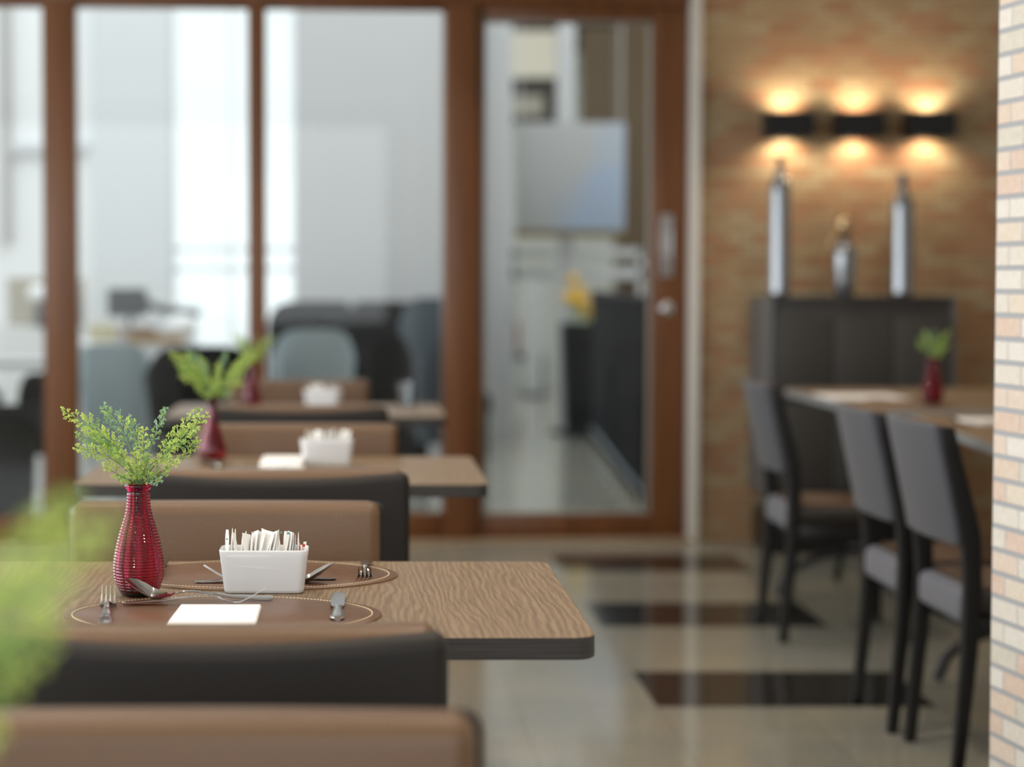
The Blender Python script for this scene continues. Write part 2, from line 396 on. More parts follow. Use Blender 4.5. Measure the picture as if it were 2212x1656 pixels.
# glazed timber wall: local x runs along the wall from its right end leftwards (negative), local y is depth
gw = math.radians(-176.0)
GL = Vector((1.505, 9.16, 0))
WALL_ROT = math.radians(4.0)
def wloc(x): return x   # local x in the wall frame, 0 at the right end
def wall_part(b, name, mat, parent=None, bevel=0.0, **k):
    o = b.build(name, mat, parent, bevel=bevel, **k)
    if parent is None: o.location = GL; o.rotation_euler = (0, 0, WALL_ROT)
    return o
ZB0, ZB1 = 0.012, 0.125     # bottom rail
ZT0, ZT1 = 2.432, 3.0       # head
# door leaf
door = bpy.data.objects.new('door_1', None); C.objects.link(door); door.location = GL; door.rotation_euler = (0, 0, WALL_ROT)
structure(door, 'mahogany framed glass door')
MB().box(-0.158, 0, -0.02, 0.05, ZB0, ZT0).build('stile', M['frame'], door, bevel=0.004)
MB().box(-0.978, -0.945, -0.02, 0.05, ZB0, ZT0).build('stile', M['frame'], door, bevel=0.004)
MB().box(-0.945, -0.158, -0.02, 0.05, ZB0, ZB1-0.015).build('rail', M['frame'], door, bevel=0.004)
MB().box(-0.945, -0.158, -0.02, 0.05, 2.375, ZT0).build('rail', M['frame'], door, bevel=0.004)
b = MB()
for (x0, x1, z0, z1) in ((-0.177, -0.160, 0.12, 2.372), (-0.943, -0.930, 0.12, 2.372), (-0.93, -0.177, 2.357, 2.372), (-0.93, -0.177, 0.112, 0.125)):
    b.box(x0, x1, -0.006, 0.03, z0, z1)
b.build('glazing_bead', plain('bead_metal', (0.30, 0.24, 0.20), 0.4), door, bevel=0.002)
MB().box(-0.943, -0.162, 0.008, 0.016, 0.113, 2.372).build('pane', M['pane'], door, smooth=False)
b = MB()
b.box(-0.128, -0.072, -0.026, -0.02, 1.205, 1.49)
for (x0, x1, z0, z1) in ((-0.128, -0.120, 1.205, 1.49), (-0.080, -0.072, 1.205, 1.49), (-0.12, -0.08, 1.48, 1.49), (-0.12, -0.08, 1.205, 1.215)): b.box(x0, x1, -0.034, -0.026, z0, z1)
b.build('door_handle', M['handle'], door, bevel=0.002)
lk = MB().lathe([(0.03, 0), (0.03, 0.008), (0.022, 0.012), (0.014, 0.014), (0.014, 0.028), (0.0, 0.03)], 24, cap0=True, cap1=False).build('door_lock', M['handle'], door)
lk.location = (-0.095, -0.02, 1.06); lk.rotation_euler = (PI/2, 0, 0)
# door jamb of white plaster
structure(MB().box(1.507, 1.545, 9.0, 9.30, 0, 3.0).build('trim_1', M['white_trim'], bevel=0.006), 'white plaster jamb between door and brick')
# head above everything and fixed frame
structure(wall_part(MB().box(-5.2, 0, -0.05, 0.09, ZT0, ZT1), 'trim_2', M['frame'], bevel=0.004), 'mahogany head beam over the glazing')
structure(wall_part(MB().box(-5.2, 0.03, -0.16, 0.12, 0, ZB0), 'trim_3', M['granite_sill'], bevel=0.003), 'beige stone threshold strip')
# window bays (left of the door): edges measured along the wall
posts = [(-1.123, -0.980), (-2.010, -1.930), (-2.925, -2.775), (-3.90, -3.80)]
for i, (a0, a1) in enumerate(posts):
    structure(wall_part(MB().box(a0, a1, -0.06, 0.08, ZB0, ZT0), 'trim_%d' % (4+i), M['frame'], bevel=0.004), 'mahogany mullion')
for i in range(4):
    x1 = posts[i][0]; x0 = posts[i+1][1] if i < 3 else -5.0
    w = bpy.data.objects.new('window_%d' % (i+1 if i < 3 else 5), None); C.objects.link(w); w.location = GL; w.rotation_euler = (0, 0, WALL_ROT); structure(w)
    b = MB().box(x0, x1, -0.02, 0.05, ZB0, ZB1).box(x0, x1, -0.02, 0.05, 2.41, ZT0)
    b.build('window_frame', M['frame'], w, bevel=0.003)
    MB().box(x0, x1, 0.010, 0.018, ZB1, 2.41).build('pane', M['pane'], w, smooth=False)

# ------------------------------------------------------------------ dining tables (left row)
TZ = 0.73
def table_thing(label, xc, yc, w, d, group, th=0.0305, name='dining_table', tz=TZ, coly=0.0):
    t = thing(name, label, 'table', (xc, yc, 0), 0, group)
    b = MB()
    L = [rrect(w/2, d/2, 0.03, tz-0.0012), rrect(w/2-0.0012, d/2-0.0012, 0.029, tz)]
    b.loops(L, cap0=True, cap1=True)
    b.build('table_top', M['wood_top'], t)
    b = MB(); L = [rrect(w/2-0.002, d/2-0.002, 0.028, tz-th), rrect(w/2, d/2, 0.03, tz-th+0.002), rrect(w/2, d/2, 0.03, tz-0.0012)]
    b.loops(L).build('edge_band', M['edge'], t)
    MB().lathe([(0.03, 0.014), (0.03, tz-th-0.012)], 24, c=(0, coly, 0)).build('column', M['black_metal'], t)
    MB().lathe([(0.165, 0.0), (0.165, 0.008), (0.15, 0.014), (0.03, 0.016)], 40, c=(0, coly, 0)).build('base_plate', M['black_metal'], t)
    MB().box(-0.2, 0.2, -0.15, 0.15, tz-th-0.012, tz-th).build('top_plate', M['black_metal'], t)
    return t
G = 'square laminate tables in the left row'
XC = -0.17
table_thing('laminate dining table nearest the viewer, below the bottom edge of the photo', XC, 1.25, 0.965, 0.70, G)
table_thing('wood laminate table with ruby vase in sharp focus, dark edge band', XC, 2.9385, 0.965, 0.697, G)
table_thing('blurred laminate table behind the focused one, white caddy and napkin on it', -0.178, 4.878, 0.948, 0.712, G, coly=-0.16)
table_thing('farthest laminate table of the left row, against the glazed wall', -0.185, 7.07, 0.965, 0.70, G)

# ------------------------------------------------------------------ upholstered chairs (left row), facing local +Y
def make_club_chair(label, loc, rotz, group):
    t = thing('upholstered_chair', label, 'chair', loc, rotz, group)
    W2 = 0.2775
    def f_shell(x, y, z):
        if z > 0.05: z -= 0.013*max(0, 1-(x/0.25)**2)*min(1, (z-0.05)/0.25)
        y += 0.012*(x/W2)**2 - 0.010*(z/0.3)
        return (x, y, z)
    MB().rbox(0, -0.238, 0.52, 0.555, 0.052, 0.574, 0.018, (12, 1, 8), 4, f_shell).build('back_shell', M['dark_leather'], t)
    def f_cush(x, y, z):
        if y > 0: y += 0.010*max(0, 1-(x/0.25)**2)*max(0, 1-(z/0.19)**2)
        y += 0.012*(x/W2)**2 - 0.010*(z/0.3)
        return (x, y, z)
    MB().rbox(0, -0.212, 0.625, 0.538, 0.070, 0.372, 0.022, (12, 2, 8), 4, f_cush).build('backrest', M['brown_leather'], t)
    MB().rbox(0, 0.0, 0.425, 0.50, 0.42, 0.10, 0.03, (6, 5, 2), 4).build('seat', M['brown_leather'], t)
    MB().rbox(0, -0.005, 0.335, 0.51, 0.42, 0.09, 0.012, (1, 1, 1), 2).build('seat_base', M['dark_leather'], t)
    for sx in (-1, 1):
        for sy in (-1, 1):
            x = sx*0.215; y = -0.005+sy*0.165
            L = [[(x-0.014, y-0.014, 0), (x+0.014, y-0.014, 0), (x+0.014, y+0.014, 0), (x-0.014, y+0.014, 0)], [(x-0.021, y-0.021, 0.30), (x+0.021, y-0.021, 0.30), (x+0.021, y+0.021, 0.30), (x-0.021, y+0.021, 0.30)]]
            MB().loops(L).build('leg', M['black_wood'], t, bevel=0.002)
    return t
G = 'brown and dark upholstered chairs of the left row'
A = make_club_chair('chair with dark outer back turned to the viewer, nearest side of the focused table', (-0.178, 2.435, 0), 0, G)
dup(A, (-0.165, 1.560, 0), PI, 'big blurred brown chair back along the bottom edge of the photo', G)
dup(A, (-0.232, 3.245, 0), PI, 'brown chair facing the viewer behind the ruby vase and sachet caddy', G)
dup(A, (-0.175, 4.250, 0), 0, 'dark-backed chair tucked at the near side of the second table', G)
dup(A, (-0.165, 5.090, 0), PI, 'brown chair facing the viewer behind the second white caddy', G)
dup(A, (-0.187, 6.28, 0), 0, 'small dark-backed chair at the near side of the farthest left table', G)
dup(A, (-0.230, 7.370, 0), PI, 'farthest brown chair facing the viewer, behind the third caddy', G)

# ------------------------------------------------------------------ vases
def vase_mesh(name='glass_vase'):
    pts = [(0.0215, 0.0), (0.0265, 0.003), (0.0300, 0.010), (0.0335, 0.018), (0.0368, 0.029), (0.0378, 0.040), (0.0374, 0.052), (0.0355, 0.064), (0.0330, 0.076), (0.0300, 0.088), (0.0265, 0.100), (0.0225, 0.112), (0.0188, 0.124), (0.0170, 0.136), (0.0163, 0.147), (0.0165, 0.1585)]
    def R(z):
        for (r0, z0), (r1, z1) in zip(pts, pts[1:]):
            if z <= z1:
                t = (z-z0)/(z1-z0); t2 = t
                return r0+(r1-r0)*t2
        return pts[-1][0]
    def Rs(z): return sum(R(max(0, min(0.158, z+d))) for d in (-0.006, -0.003, 0, 0.003, 0.006))/5 if z > 0.006 else R(z)
    prof = [(0.0, 0.0), (0.0215, 0.0)]
    z = 0.004; pitch = 0.0045; k = 8
    while z < 0.150:
        for i in range(k):
            zz = z+pitch*i/k; prof.append((Rs(zz) - 0.0001 + 0.0011*(0.5-0.5*math.cos(2*PI*i/k))**0.7, zz))
        z += pitch
    prof += [(0.0168, 0.1555), (0.0170, 0.1585), (0.0195, 0.1600), (0.0205, 0.1620), (0.0205, 0.1640), (0.0195, 0.1660), (0.0178, 0.1668), (0.0160, 0.1655), (0.0148, 0.162)]
    z = 0.157
    while z > 0.008:
        prof.append((Rs(z)-0.0022, z)); z -= 0.006
    prof += [(0.018, 0.005), (0.0, 0.0045)]
    n = 96; b = MB(); L = []
    for q, (r, z) in enumerate(prof):
        fl = 0.0 if q < len(prof)-26 else -0.035
        L.append([(max(r, 1e-5)*(1+fl*math.cos(12*2*PI*j/n))*math.cos(2*PI*j/n), max(r, 1e-5)*(1+fl*math.cos(12*2*PI*j/n))*math.sin(2*PI*j/n), z) for j in range(n)])
    b.loops(L, cap0=True, cap1=True)
    return b
G = 'ribbed ruby glass vases on the dining tables'
vz = vase_mesh().build('glass_vase', M['vase'], loc=(-0.3255, 2.93, TZ), angle=80)
tag(vz, 'ribbed ruby red glass vase in sharp focus on the nearest full table', 'vase', G)

def make_fern(label, loc, rotz, group, seed=3):
    rnd = random.Random(seed)
    t = thing('artificial_fern', label, 'plant', loc, rotz, group)
    mats = [M['leaf_light'], M['leaf_mid'], M['leaf_blue'], M['stem']]
    # (tip x, tip z, tip depth, control x, control z, leaf start, half width, material mix, side sprig)
    # x, z in metres from the vase mouth (mouth radius .017)
    px = 0.000681
    SP = [
        # root(px), control(px), tip(px), depth, start, width
        ((-8, 10), (-22, 95), (-160, 160), 0.012, 0.36, 0.021, 0),
        ((-8, 12), (-30, 80), (-128, 128), -0.006, 0.40, 0.017, 1),
        ((-5, 12), (-15, 105), (-80, 165), -0.018, 0.40, 0.021, 2),
        ((-4, 10), (0, 90), (-28, 140), -0.03, 0.45, 0.014, 2),
        ((-9, 8), (-45, 70), (-128, 82), 0.020, 0.28, 0.021, 0),
        ((-9, 6), (-30, 75), (-130, 108), 0.010, 0.36, 0.017, 1),
        ((-9, 2), (-30, 15), (-68, 40), 0.016, 0.30, 0.012, 0),
        ((-3, 5), (-22, 50), (-40, 78), 0.024, 0.40, 0.013, 1),
        ((2, 4), (12, 60), (15, 122), 0.010, 0.22, 0.015, 0),
        ((0, 2), (-2, 30), (2, 78), 0.028, 0.15, 0.016, 0),
        ((3, 2), (-5, 20), (-14, 55), 0.032, 0.2, 0.014, 0),
        ((5, 8), (28, 90), (57, 163), -0.010, 0.45, 0.010, 2),
        ((6, 8), (48, 80), (134, 163), 0.004, 0.42, 0.015, 0),
        ((7, 8), (55, 70), (154, 152), 0.014, 0.42, 0.014, 0),
        ((6, 8), (50, 55), (120, 118), -0.02, 0.42, 0.014, 1),
        ((8, 5), (75, 30), (128, 92), -0.02, 0.60, 0.013, 0),
        ((5, 5), (35, 78), (88, 48), 0.020, 0.36, 0.014, 0),
        ((8, 2), (35, 18), (66, 38), 0.010, 0.25, 0.014, 1),
        ((6, 2), (22, 10), (52, 14), 0.020, 0.25, 0.013, 2),
        ((4, 0), (12, 20), (28, 62), 0.018, 0.25, 0.014, 1),
        ((-4, 0), (-14, 12), (-34, 20), 0.022, 0.3, 0.011, 1),
    ]
    for (r0, r1, r2, dep, st, wid, mi0) in SP:
        b = MB()
        p0 = (r0[0]*px, 0, -0.045); pa = (r0[0]*px, dep*-0.2, r0[1]*px); p1 = (r1[0]*px, -dep*0.6, r1[1]*px); p2 = (r2[0]*px, -dep*1.6, r2[1]*px)
        pts = [Vector((r0[0]*px*0.5, 0, -0.045))] + bez(pa, p1, p2, 18)
        n = len(pts)
        b.tube([tuple(p) for p in pts], [0.00115 - 0.0007*i/n for i in range(n)], 5, mi=3)
        L = sum((pts[i+1]-pts[i]).length for i in range(1, n-1))
        nb = max(10, int((1-st)*L/0.0023)); wid *= 0.82
        cum = pts[1:]
        for k in range(nb):
            s_ = st + (1-st)*(k+0.5)/nb
            fi = s_*(len(cum)-1); i0 = min(int(fi), len(cum)-2); p = cum[i0].lerp(cum[i0+1], fi-i0)
            tdir = (cum[i0+1]-cum[i0]).normalized()
            side = tdir.cross(Vector((0, 1, 0))).normalized(); nrm = tdir.cross(side).normalized()
            a = (k*2.399)+rnd.uniform(-.5, .5)
            dirv = side*math.cos(a) + nrm*math.sin(a)*0.75
            env = math.sin(PI*min(1, max(0.10, (s_-st)/(1-st)*0.80+0.14)))**0.8
            bl = wid*env*rnd.uniform(0.65, 1.1)
            d = (tdir*0.75 + dirv).normalized()
            e = p + d*bl
            m_ = mi0 if rnd.random() < 0.6 else (0 if rnd.random() < 0.6 else 1)
            b.spindle(p, e, 0.0006, m_)
            ns = max(2, int(bl/0.0032))
            for q in range(ns):
                f = 0.22 + 0.78*(q+0.5)/ns
                c = p.lerp(e, f)
                for sg in (-1, 1):
                    v = (d*1.0 + (d.cross(nrm) if q % 2 else d.cross(side+nrm*0.3)).normalized()*sg*0.95 + Vector((rnd.uniform(-.3, .3), rnd.uniform(-.3, .3), rnd.uniform(-.3, .3)))).normalized()
                    ll = rnd.uniform(0.0032, 0.0052)*(0.75+0.25*env)
                    c2 = c + v*ll
                    b.spindle(c, c2, 0.00095, m_)
                    v2 = (v + d*0.9).normalized()
                    b.spindle(c+v*ll*0.5, c+v*ll*0.5+v2*ll*0.75, 0.0008, m_)
                    if rnd.random() < 0.5:
                        v3 = (v - d*0.5).normalized()
                        b.spindle(c+v*ll*0.55, c+v*ll*0.55+v3*ll*0.6, 0.0007, m_)
            b.spindle(e-d*0.001, e+d*0.0034, 0.0010, m_)
        b.build('sprig', mats, t, smooth=False)
    return t
G2 = 'bunches of artificial fern in the ruby vases'
f1 = make_fern('sharp yellow-green fern bunch standing in the focused ruby vase', (-0.3255, 2.93, TZ+0.166), 0, G2)
def teardrop():
    pr = [(0.0, 0.0), (0.020, 0.0), (0.026, 0.004), (0.0335, 0.018), (0.0355, 0.030), (0.0335, 0.044), (0.028, 0.062), (0.0215, 0.082), (0.0155, 0.104), (0.0115, 0.126), (0.0100, 0.145), (0.0105, 0.160), (0.0125, 0.167), (0.0118, 0.1685),
          (0.0090, 0.160), (0.0082, 0.145), (0.0095, 0.126), (0.0135, 0.104), (0.0195, 0.082), (0.026, 0.062), (0.0315, 0.044), (0.0330, 0.030), (0.0310, 0.018), (0.022, 0.006), (0.0, 0.005)]
    return MB().lathe([(max(r, 1e-5), z) for r, z in pr], 48)
G3 = 'smooth teardrop ruby vases farther down the left row'
fg = (-0.298, 1.10)
dup(vz, (fg[0], fg[1], TZ), 0.9, 'foreground ruby vase at the lower left edge, almost out of frame', G)
dup(f1, (fg[0], fg[1], TZ+0.166), 0.2, 'large blurred green fern in the left foreground corner', G2, scale=(1.5, 1.5, 1.62))
td = teardrop().build('teardrop_vase', M['vase'], loc=(-0.369, 5.02, TZ), angle=80)
tag(td, 'smooth ruby teardrop vase with a thin neck on the second table, left of the napkin', 'vase', G3)
dup(f1, (-0.369, 5.02, TZ+0.166), 0.35, 'blurred fern bunch in the teardrop vase on the second table', G2, scale=1.05)
dup(td, (-0.388, 7.20, TZ), 0, 'smaller-looking ruby teardrop vase on the farthest left table, before the mullion', G3)
dup(f1, (-0.385, 7.20, TZ+0.166), 0.5, 'blurred fern bunch on the farthest left table, before the timber mullion', G2, scale=(0.75, 0.75, 0.85))
dup(vz, (2.035, 7.05, 0.752), 1.0, 'ruby vase on the right table beside the brick wall', G)
dup(f1, (2.035, 7.05, 0.752+0.160), PI*0.62, 'small dark green fern in the vase on the right-hand table', G2, scale=(0.68, 0.68, 0.9))

# ------------------------------------------------------------------ caddies of sachets
def caddy_mesh():
    L = [rrect(0.055, 0.0235, 0.008, 0.0), rrect(0.0585, 0.0268, 0.010, 0.0015), rrect(0.0600, 0.0282, 0.011, 0.006), rrect(0.0655, 0.0325, 0.013, 0.055), rrect(0.0668, 0.0335, 0.0135, 0.0635),
         rrect(0.0664, 0.0331, 0.0132, 0.0652), rrect(0.0650, 0.0317, 0.012, 0.0658), rrect(0.0636, 0.0303, 0.011, 0.0650), rrect(0.0620, 0.0290, 0.010, 0.055), rrect(0.0565, 0.0245, 0.008, 0.006), rrect(0.050, 0.019, 0.006, 0.0045)]
    return MB().loops(L)
G = 'white porcelain sachet caddies'
cy = (-0.1415, 2.972)
cd = caddy_mesh().build('sachet_caddy', M['porcelain'], loc=(cy[0], cy[1], TZ), angle=60)
tag(cd, 'white porcelain caddy full of sachets, in sharp focus beside the ruby vase', 'caddy', G)
dup(cd, (-0.081, 4.985, TZ), 0.06, 'white porcelain caddy on the second table, right of the napkin', G)
dup(cd, (-0.130, 7.22, TZ), -0.28, 'small turned white caddy on the farthest left table', G)
def sachet_mesh(rnd, h, w, twist, lean, pinch, notch):
    nx, nz = 6, 9; b = MB(); ls = []
    for i in range(nz+1):
        f = i/nz; z = h*f; tw = twist*max(0, f-0.45)/0.55; half = w/2*(1-pinch*max(0, f-0.6)/0.4)
        th = 0.0019*math.sin(PI*min(1, f*0.9+0.1))**0.7*(1 if f < 0.9 else 0.25) + 0.00025
        ring = []
        for j in range(nx+1):
            u = -1+2*j/nx; ring.append((th*(1-u*u)+0.0002, u*half))
        for j in range(nx, -1, -1):
            u = -1+2*j/nx; ring.append((-th*(1-u*u)-0.0002, u*half))
        L = []
        for (x, y) in ring:
            zz = z + (notch*y/half*0.5*0.006 if f > 0.85 else 0)
            xx = x*math.cos(tw)-y*math.sin(tw); yy = x*math.sin(tw)+y*math.cos(tw)
            xx += lean*f*f*h
            L.append((xx, yy, zz))
        ls.append(L)
    b.loops(ls)
    return b
G = 'paper sachets standing in the focused caddy'
rnd = random.Random(11)
# x (px right of caddy centre), top height above rim in mm, twist, lean, pinch
SD = [(-89, 27, 0.75, 0.02, 0.6), (-79, 27, 0.25, 0.06, 0.85), (-70, 28, 0.15, 0.02, 0.9), (-61, 23, -0.35, -0.22, 0.5), (-47, 24, 0.3, 0.06, 0.8), (-40, 21, -0.95, -0.04, 0.25), (-27, 25, 0.6, 0.12, 0.2),
      (-17, 24, 0.9, 0.16, 0.1), (-4, 25, 1.15, 0.20, 0.0), (4, 25, 1.0, 0.12, 0.0), (14, 25, 0.55, 0.22, 0.3), (24, 16, 0.9, -0.05, 0.2), (31, 26, 0.35, 0.04, 0.8), (37, 22, -0.5, -0.12, 0.5),
      (45, 24, 0.7, 0.14, 0.3), (55, 24, 0.55, 0.10, 0.2), (62, 22, 0.3, 0.12, 0.6), (70, 20, 0.12, 0.06, 0.9), (78, 20, 0.12, 0.04, 0.9), (84, 4, 0.2, 0.0, 0.2), (90, 9, 0.45, 0.12, 0.4), (-54, 20, 0.2, 0.05, 0.75), (-34, 22, 0.3, 0.1, 0.6), (50, 23, 0.25, 0.02, 0.7), (10, 21, 0.3, 0.1, 0.5)]
NM = ['with a teal dot at the far left', 'with a twisted thin tip, second from the left', 'tallest and thinnest of the left three', 'leaning left, fourth from the left', 'folded narrow, left of the wide turned one', 'wide-topped and turned left of centre',
      'square-topped just left of centre', 'broad and slanting at the centre left', 'broadest of all, curving at the centre', 'broad one overlapping the centre sachet', 'slanting tip right of centre', 'short stubby one right of centre', 'thin folded one beyond the short one',
      'with a teal mark on its turned edge', 'with a notched top on the right half', 'with a teal print at right', 'hooked tip right of the teal print', 'narrow greyish one on the right', 'slim spike second before the red one', 'low greyish pink edge sachet', 'low with a red print at the far right',
      'thin, upright, right of the leaning one', 'slim, just left of the square-topped one', 'slim, just left of the notched one', 'half hidden between the broad centre ones']
sach = []
for i, (dx, hh, tw, ln, pn) in enumerate(SD):
    base = 0.0075; top = 0.0658+hh/1000.0
    w = 0.030
    x = cy[0]+dx*0.000683*0.93
    mt = M['paper']
    if i == 19: mt = M['paper_red']
    if i == 17: mt = M['paper_grey']
    o = sachet_mesh(rnd, top-base, w, tw*0.75, ln*0.45, min(0.9, pn+0.15), rnd.uniform(-1, 1)).build('sugar_sachet', mt, loc=(x, cy[1]+rnd.uniform(-0.002, 0.002), TZ+base), smooth=True, angle=50)
    tag(o, 'white paper sachet in the sharp caddy, ' + NM[i] if i not in (17, 19) else 'paper sachet in the sharp caddy, ' + NM[i], 'sachet', G)
    sach.append(o)
def dot(parent, x, y, z, s, mt):
    MB().box(x-s, x+s, y-0.0006, y, z-s, z+s).build('print', mt, parent, smooth=False)
dot(sach[0], 0.0012, -0.0150, 0.073, 0.0012, M['paper_dot']); dot(sach[15], 0.0015, -0.0165, 0.082, 0.0018, M['paper_dot']); dot(sach[13], 0.002, -0.0155, 0.083, 0.0015, M['paper_dot'])
dot(sach[20], 0.002, -0.0160, 0.064, 0.0022, plain('red_print', (0.45, 0.05, 0.04), 0.6))
for (cx, cyy, rz, nm, cnt) in ((-0.081, 4.985, 0.06, 'second', 15), (-0.130, 7.22, -0.28, 'farthest', 13)):
    for k in range(cnt):
        src = sach[(k*2+1) % 19]
        u = -0.050+0.100*k/(cnt-1)
        src2 = dup(src, (cx+u*math.cos(rz), cyy+u*math.sin(rz), TZ+0.0075-0.012*rnd.random()*0 ), rz + rnd.uniform(-.1, .1), 'blurred white sachet standing in the caddy on the %s left table' % nm, 'sachets in the caddy on the %s table' % nm)
        src2.scale = (1, 1, 0.95)

# ------------------------------------------------------------------ placemats, napkins, cutlery
def placemat(label, x, y, group):
    t = thing('placemat', label, 'placemat', (x, y, TZ), 0, group)
    a, b_ = 0.2153, 0.158
    def ell(r, z, n=96): return [((a-r)*math.cos(2*PI*j/n), (b_-r)*math.sin(2*PI*j/n), z) for j in range(n)]
    MB().loops([ell(0.001, 0.0), ell(0, 0.001), ell(0, 0.0022), ell(0.001, 0.003)]).build('leather', M['mat_leather'], t)
    MB().loops([ell(-0.0004, 0.0002), ell(-0.0004, 0.0012), ell(0.001, 0.0012), ell(0.001, 0.0002)], cap0=False, cap1=False).build('lower_edge', M['mat_edge'], t)
    b = MB(); n = 220
    for j in range(n):
        t0 = 2*PI*j/n; t1 = t0+2*PI/n*0.72; P = []
        for k in range(4):
            th = t0+(t1-t0)*k/3; P.append(((a-0.0125)*math.cos(th), (b_-0.0115)*math.sin(th), 0.0031+0.0004*math.sin(PI*k/3)))
        b.tube(P, [0.0005, 0.0008, 0.0008, 0.0005], 5)
    s = b.build('stitching', M['thread'], t); s['kind'] = 'stuff'
    return t
G = 'oval brown leather placemats'
p1 = placemat('oval brown leather placemat at the near side of the focused table', -0.185, 2.758, G)
p1.scale = (1.03, 1, 1); p1.location.x = -0.190
dup(p1, (-0.161, 3.128, TZ), 0, 'oval brown leather placemat at the far side, behind the sachet caddy', G)
dup(p1, (-0.165, 4.70, TZ), 0, 'blurred placemat under the napkin on the second table', G)
dup(p1, (-0.20, 6.93, TZ), 0, 'blurred placemat on the farthest left table', G)
dup(p1, (1.97, 7.05, 0.752), PI/2, 'blurred placemat on the farther right-hand table', G)
ZM = TZ+0.0031

def napkin(label, x0, x1, y0, y1, z, skew, group):
    b = MB(); n = 8
    for k in range(3):
        zz = k*0.0016
        def f(x, y, z_, zz=zz): return (x+skew*(y/(y1-y0))*(1 if x < 0 else 0.2), y, z_+zz)
        b.rbox(0, 0, zz+0.0009, (x1-x0)-0.0012*k, (y1-y0)-0.001*k, 0.0017, 0.0008, (4, 4, 1), 2, lambda x, y, z_: (x+skew*(y/(y1-y0))*(1 if x < 0 else 0), y, z_))
    o = b.build('paper_napkin', M['napkin'], loc=((x0+x1)/2, (y0+y1)/2, z))
    return tag(o, label, 'napkin', group)
G = 'folded white napkins'
napkin('folded white paper napkin lying on the near leather placemat', -0.256, -0.138, 2.625, 2.805, ZM, 0.006, G)
napkin('white napkin hidden mostly behind the sharp sachet caddy', -0.2140, -0.098, 3.10, 3.25, ZM, 0, G)
nb = napkin('blurred folded white napkin left of the second caddy', -0.245, -0.135, 4.80, 5.06, ZM-0.003, 0, G)
MB().rbox(0, 0, 0.0135, 0.105, 0.20, 0.016, 0.006, (2, 2, 1), 2).build('fold', M['napkin'], nb)
napkin('blurred white napkin on the farther right-hand table, left of the vase', 1.70+0.04, 2.03, 7.30, 7.62, 0.7521+0.0, 0, G)
napkin('blurred white napkin on the nearer right-hand table, by the brick edge', 1.885, 2.25, 6.05, 6.30, 0.7521, 0, G)

TIP = [0.0215]
def utensil_profile(s, L=0.205):
    tip = TIP[0]
    # s 0 at handle end .. 1 at tip, height of the underside
    K = [(0, 0.0012), (0.08, 0.0010), (0.25, 0.0030), (0.42, 0.0075), (0.54, 0.0112), (0.60, 0.0112), (0.66, 0.0085), (0.72, 0.0035), (0.77, 0.0008), (0.82, 0.0010), (0.90, tip*0.42), (1.0, tip)]
    for (a, za), (b2, zb) in zip(K, K[1:]):
        if s <= b2:
            t = (s-a)/(b2-a); t = t*t*(3-2*t) if a < 0.8 and a > 0.04 else t
            return za+(zb-za)*t
    return K[-1][1]
def lerpk(K, s):
    for (a, va), (b2, vb) in zip(K, K[1:]):
        if s <= b2: return va+(vb-va)*(s-a)/(b2-a)
    return K[-1][1]
def spoon_mesh(L=0.205):
    K = [(0, 0.006), (0.012, 0.0092), (0.05, 0.0105), (0.12, 0.0095), (0.35, 0.0058), (0.55, 0.0034), (0.66, 0.0030), (0.70, 0.0050), (0.74, 0.0125), (0.80, 0.0190), (0.87, 0.0215), (0.93, 0.0185), (0.97, 0.0120), (0.99, 0.0065), (1.0, 0.0018)]
    ls = []; n = 60
    for i in range(n+1):
        s = i/n; x = L*s; w = lerpk(K, s); z = utensil_profile(s); th = 0.0022 if s < 0.7 else 0.0014
        cup = 0 if s < 0.70 else 0.0085*math.sin(PI*min(1, (s-0.70)/0.30))**0.8
        rise = 0 if s < 0.7 else cup
        m = 7; top = []; bot = []
        for j in range(m):
            u = -1+2*j/(m-1)
            zz = z + rise*(u*u)
            top.append((x, u*w, zz+th*(1-0.4*u*u))); bot.append((x, u*w*0.98, zz+th*0.15*(u*u)))
        ls.append(top+bot[::-1])
    return MB().loops(ls)
def fork_mesh(L=0.205):
    K = [(0, 0.006), (0.012, 0.0092), (0.05, 0.0105), (0.12, 0.0095), (0.35, 0.0058), (0.55, 0.0034), (0.66, 0.0030), (0.70, 0.0060), (0.74, 0.0110), (0.775, 0.0128)]
    ls = []; n = 46
    for i in range(n+1):
        s = 0.775*i/n; x = L*s; w = lerpk(K, s); z = utensil_profile(s); m = 6; top = []; bot = []
        for j in range(m):
            u = -1+2*j/(m-1); top.append((x, u*w, z+0.0021*(1-0.35*u*u))); bot.append((x, u*w*0.98, z+0.0003*u*u))
        ls.append(top+bot[::-1])
    b = MB().loops(ls)
    for k in range(4):
        yc = -0.0128+0.0256*(k+0.5)/4; yc2 = -0.0118+0.0236*(k+0.5)/4; L2 = []
        for i in range(15):
            s = 0.765+0.235*i/14; f = i/14; w = 0.0022*(1-0.62*f); y = yc+(yc2-yc)*f; z = utensil_profile(s)
            th = 0.0020*(1-0.4*f)
            L2.append([(L*s, y-w, z), (L*s, y+w, z), (L*s, y+w*0.8, z+th), (L*s, y-w*0.8, z+th)])
        b.loops(L2)
    return b
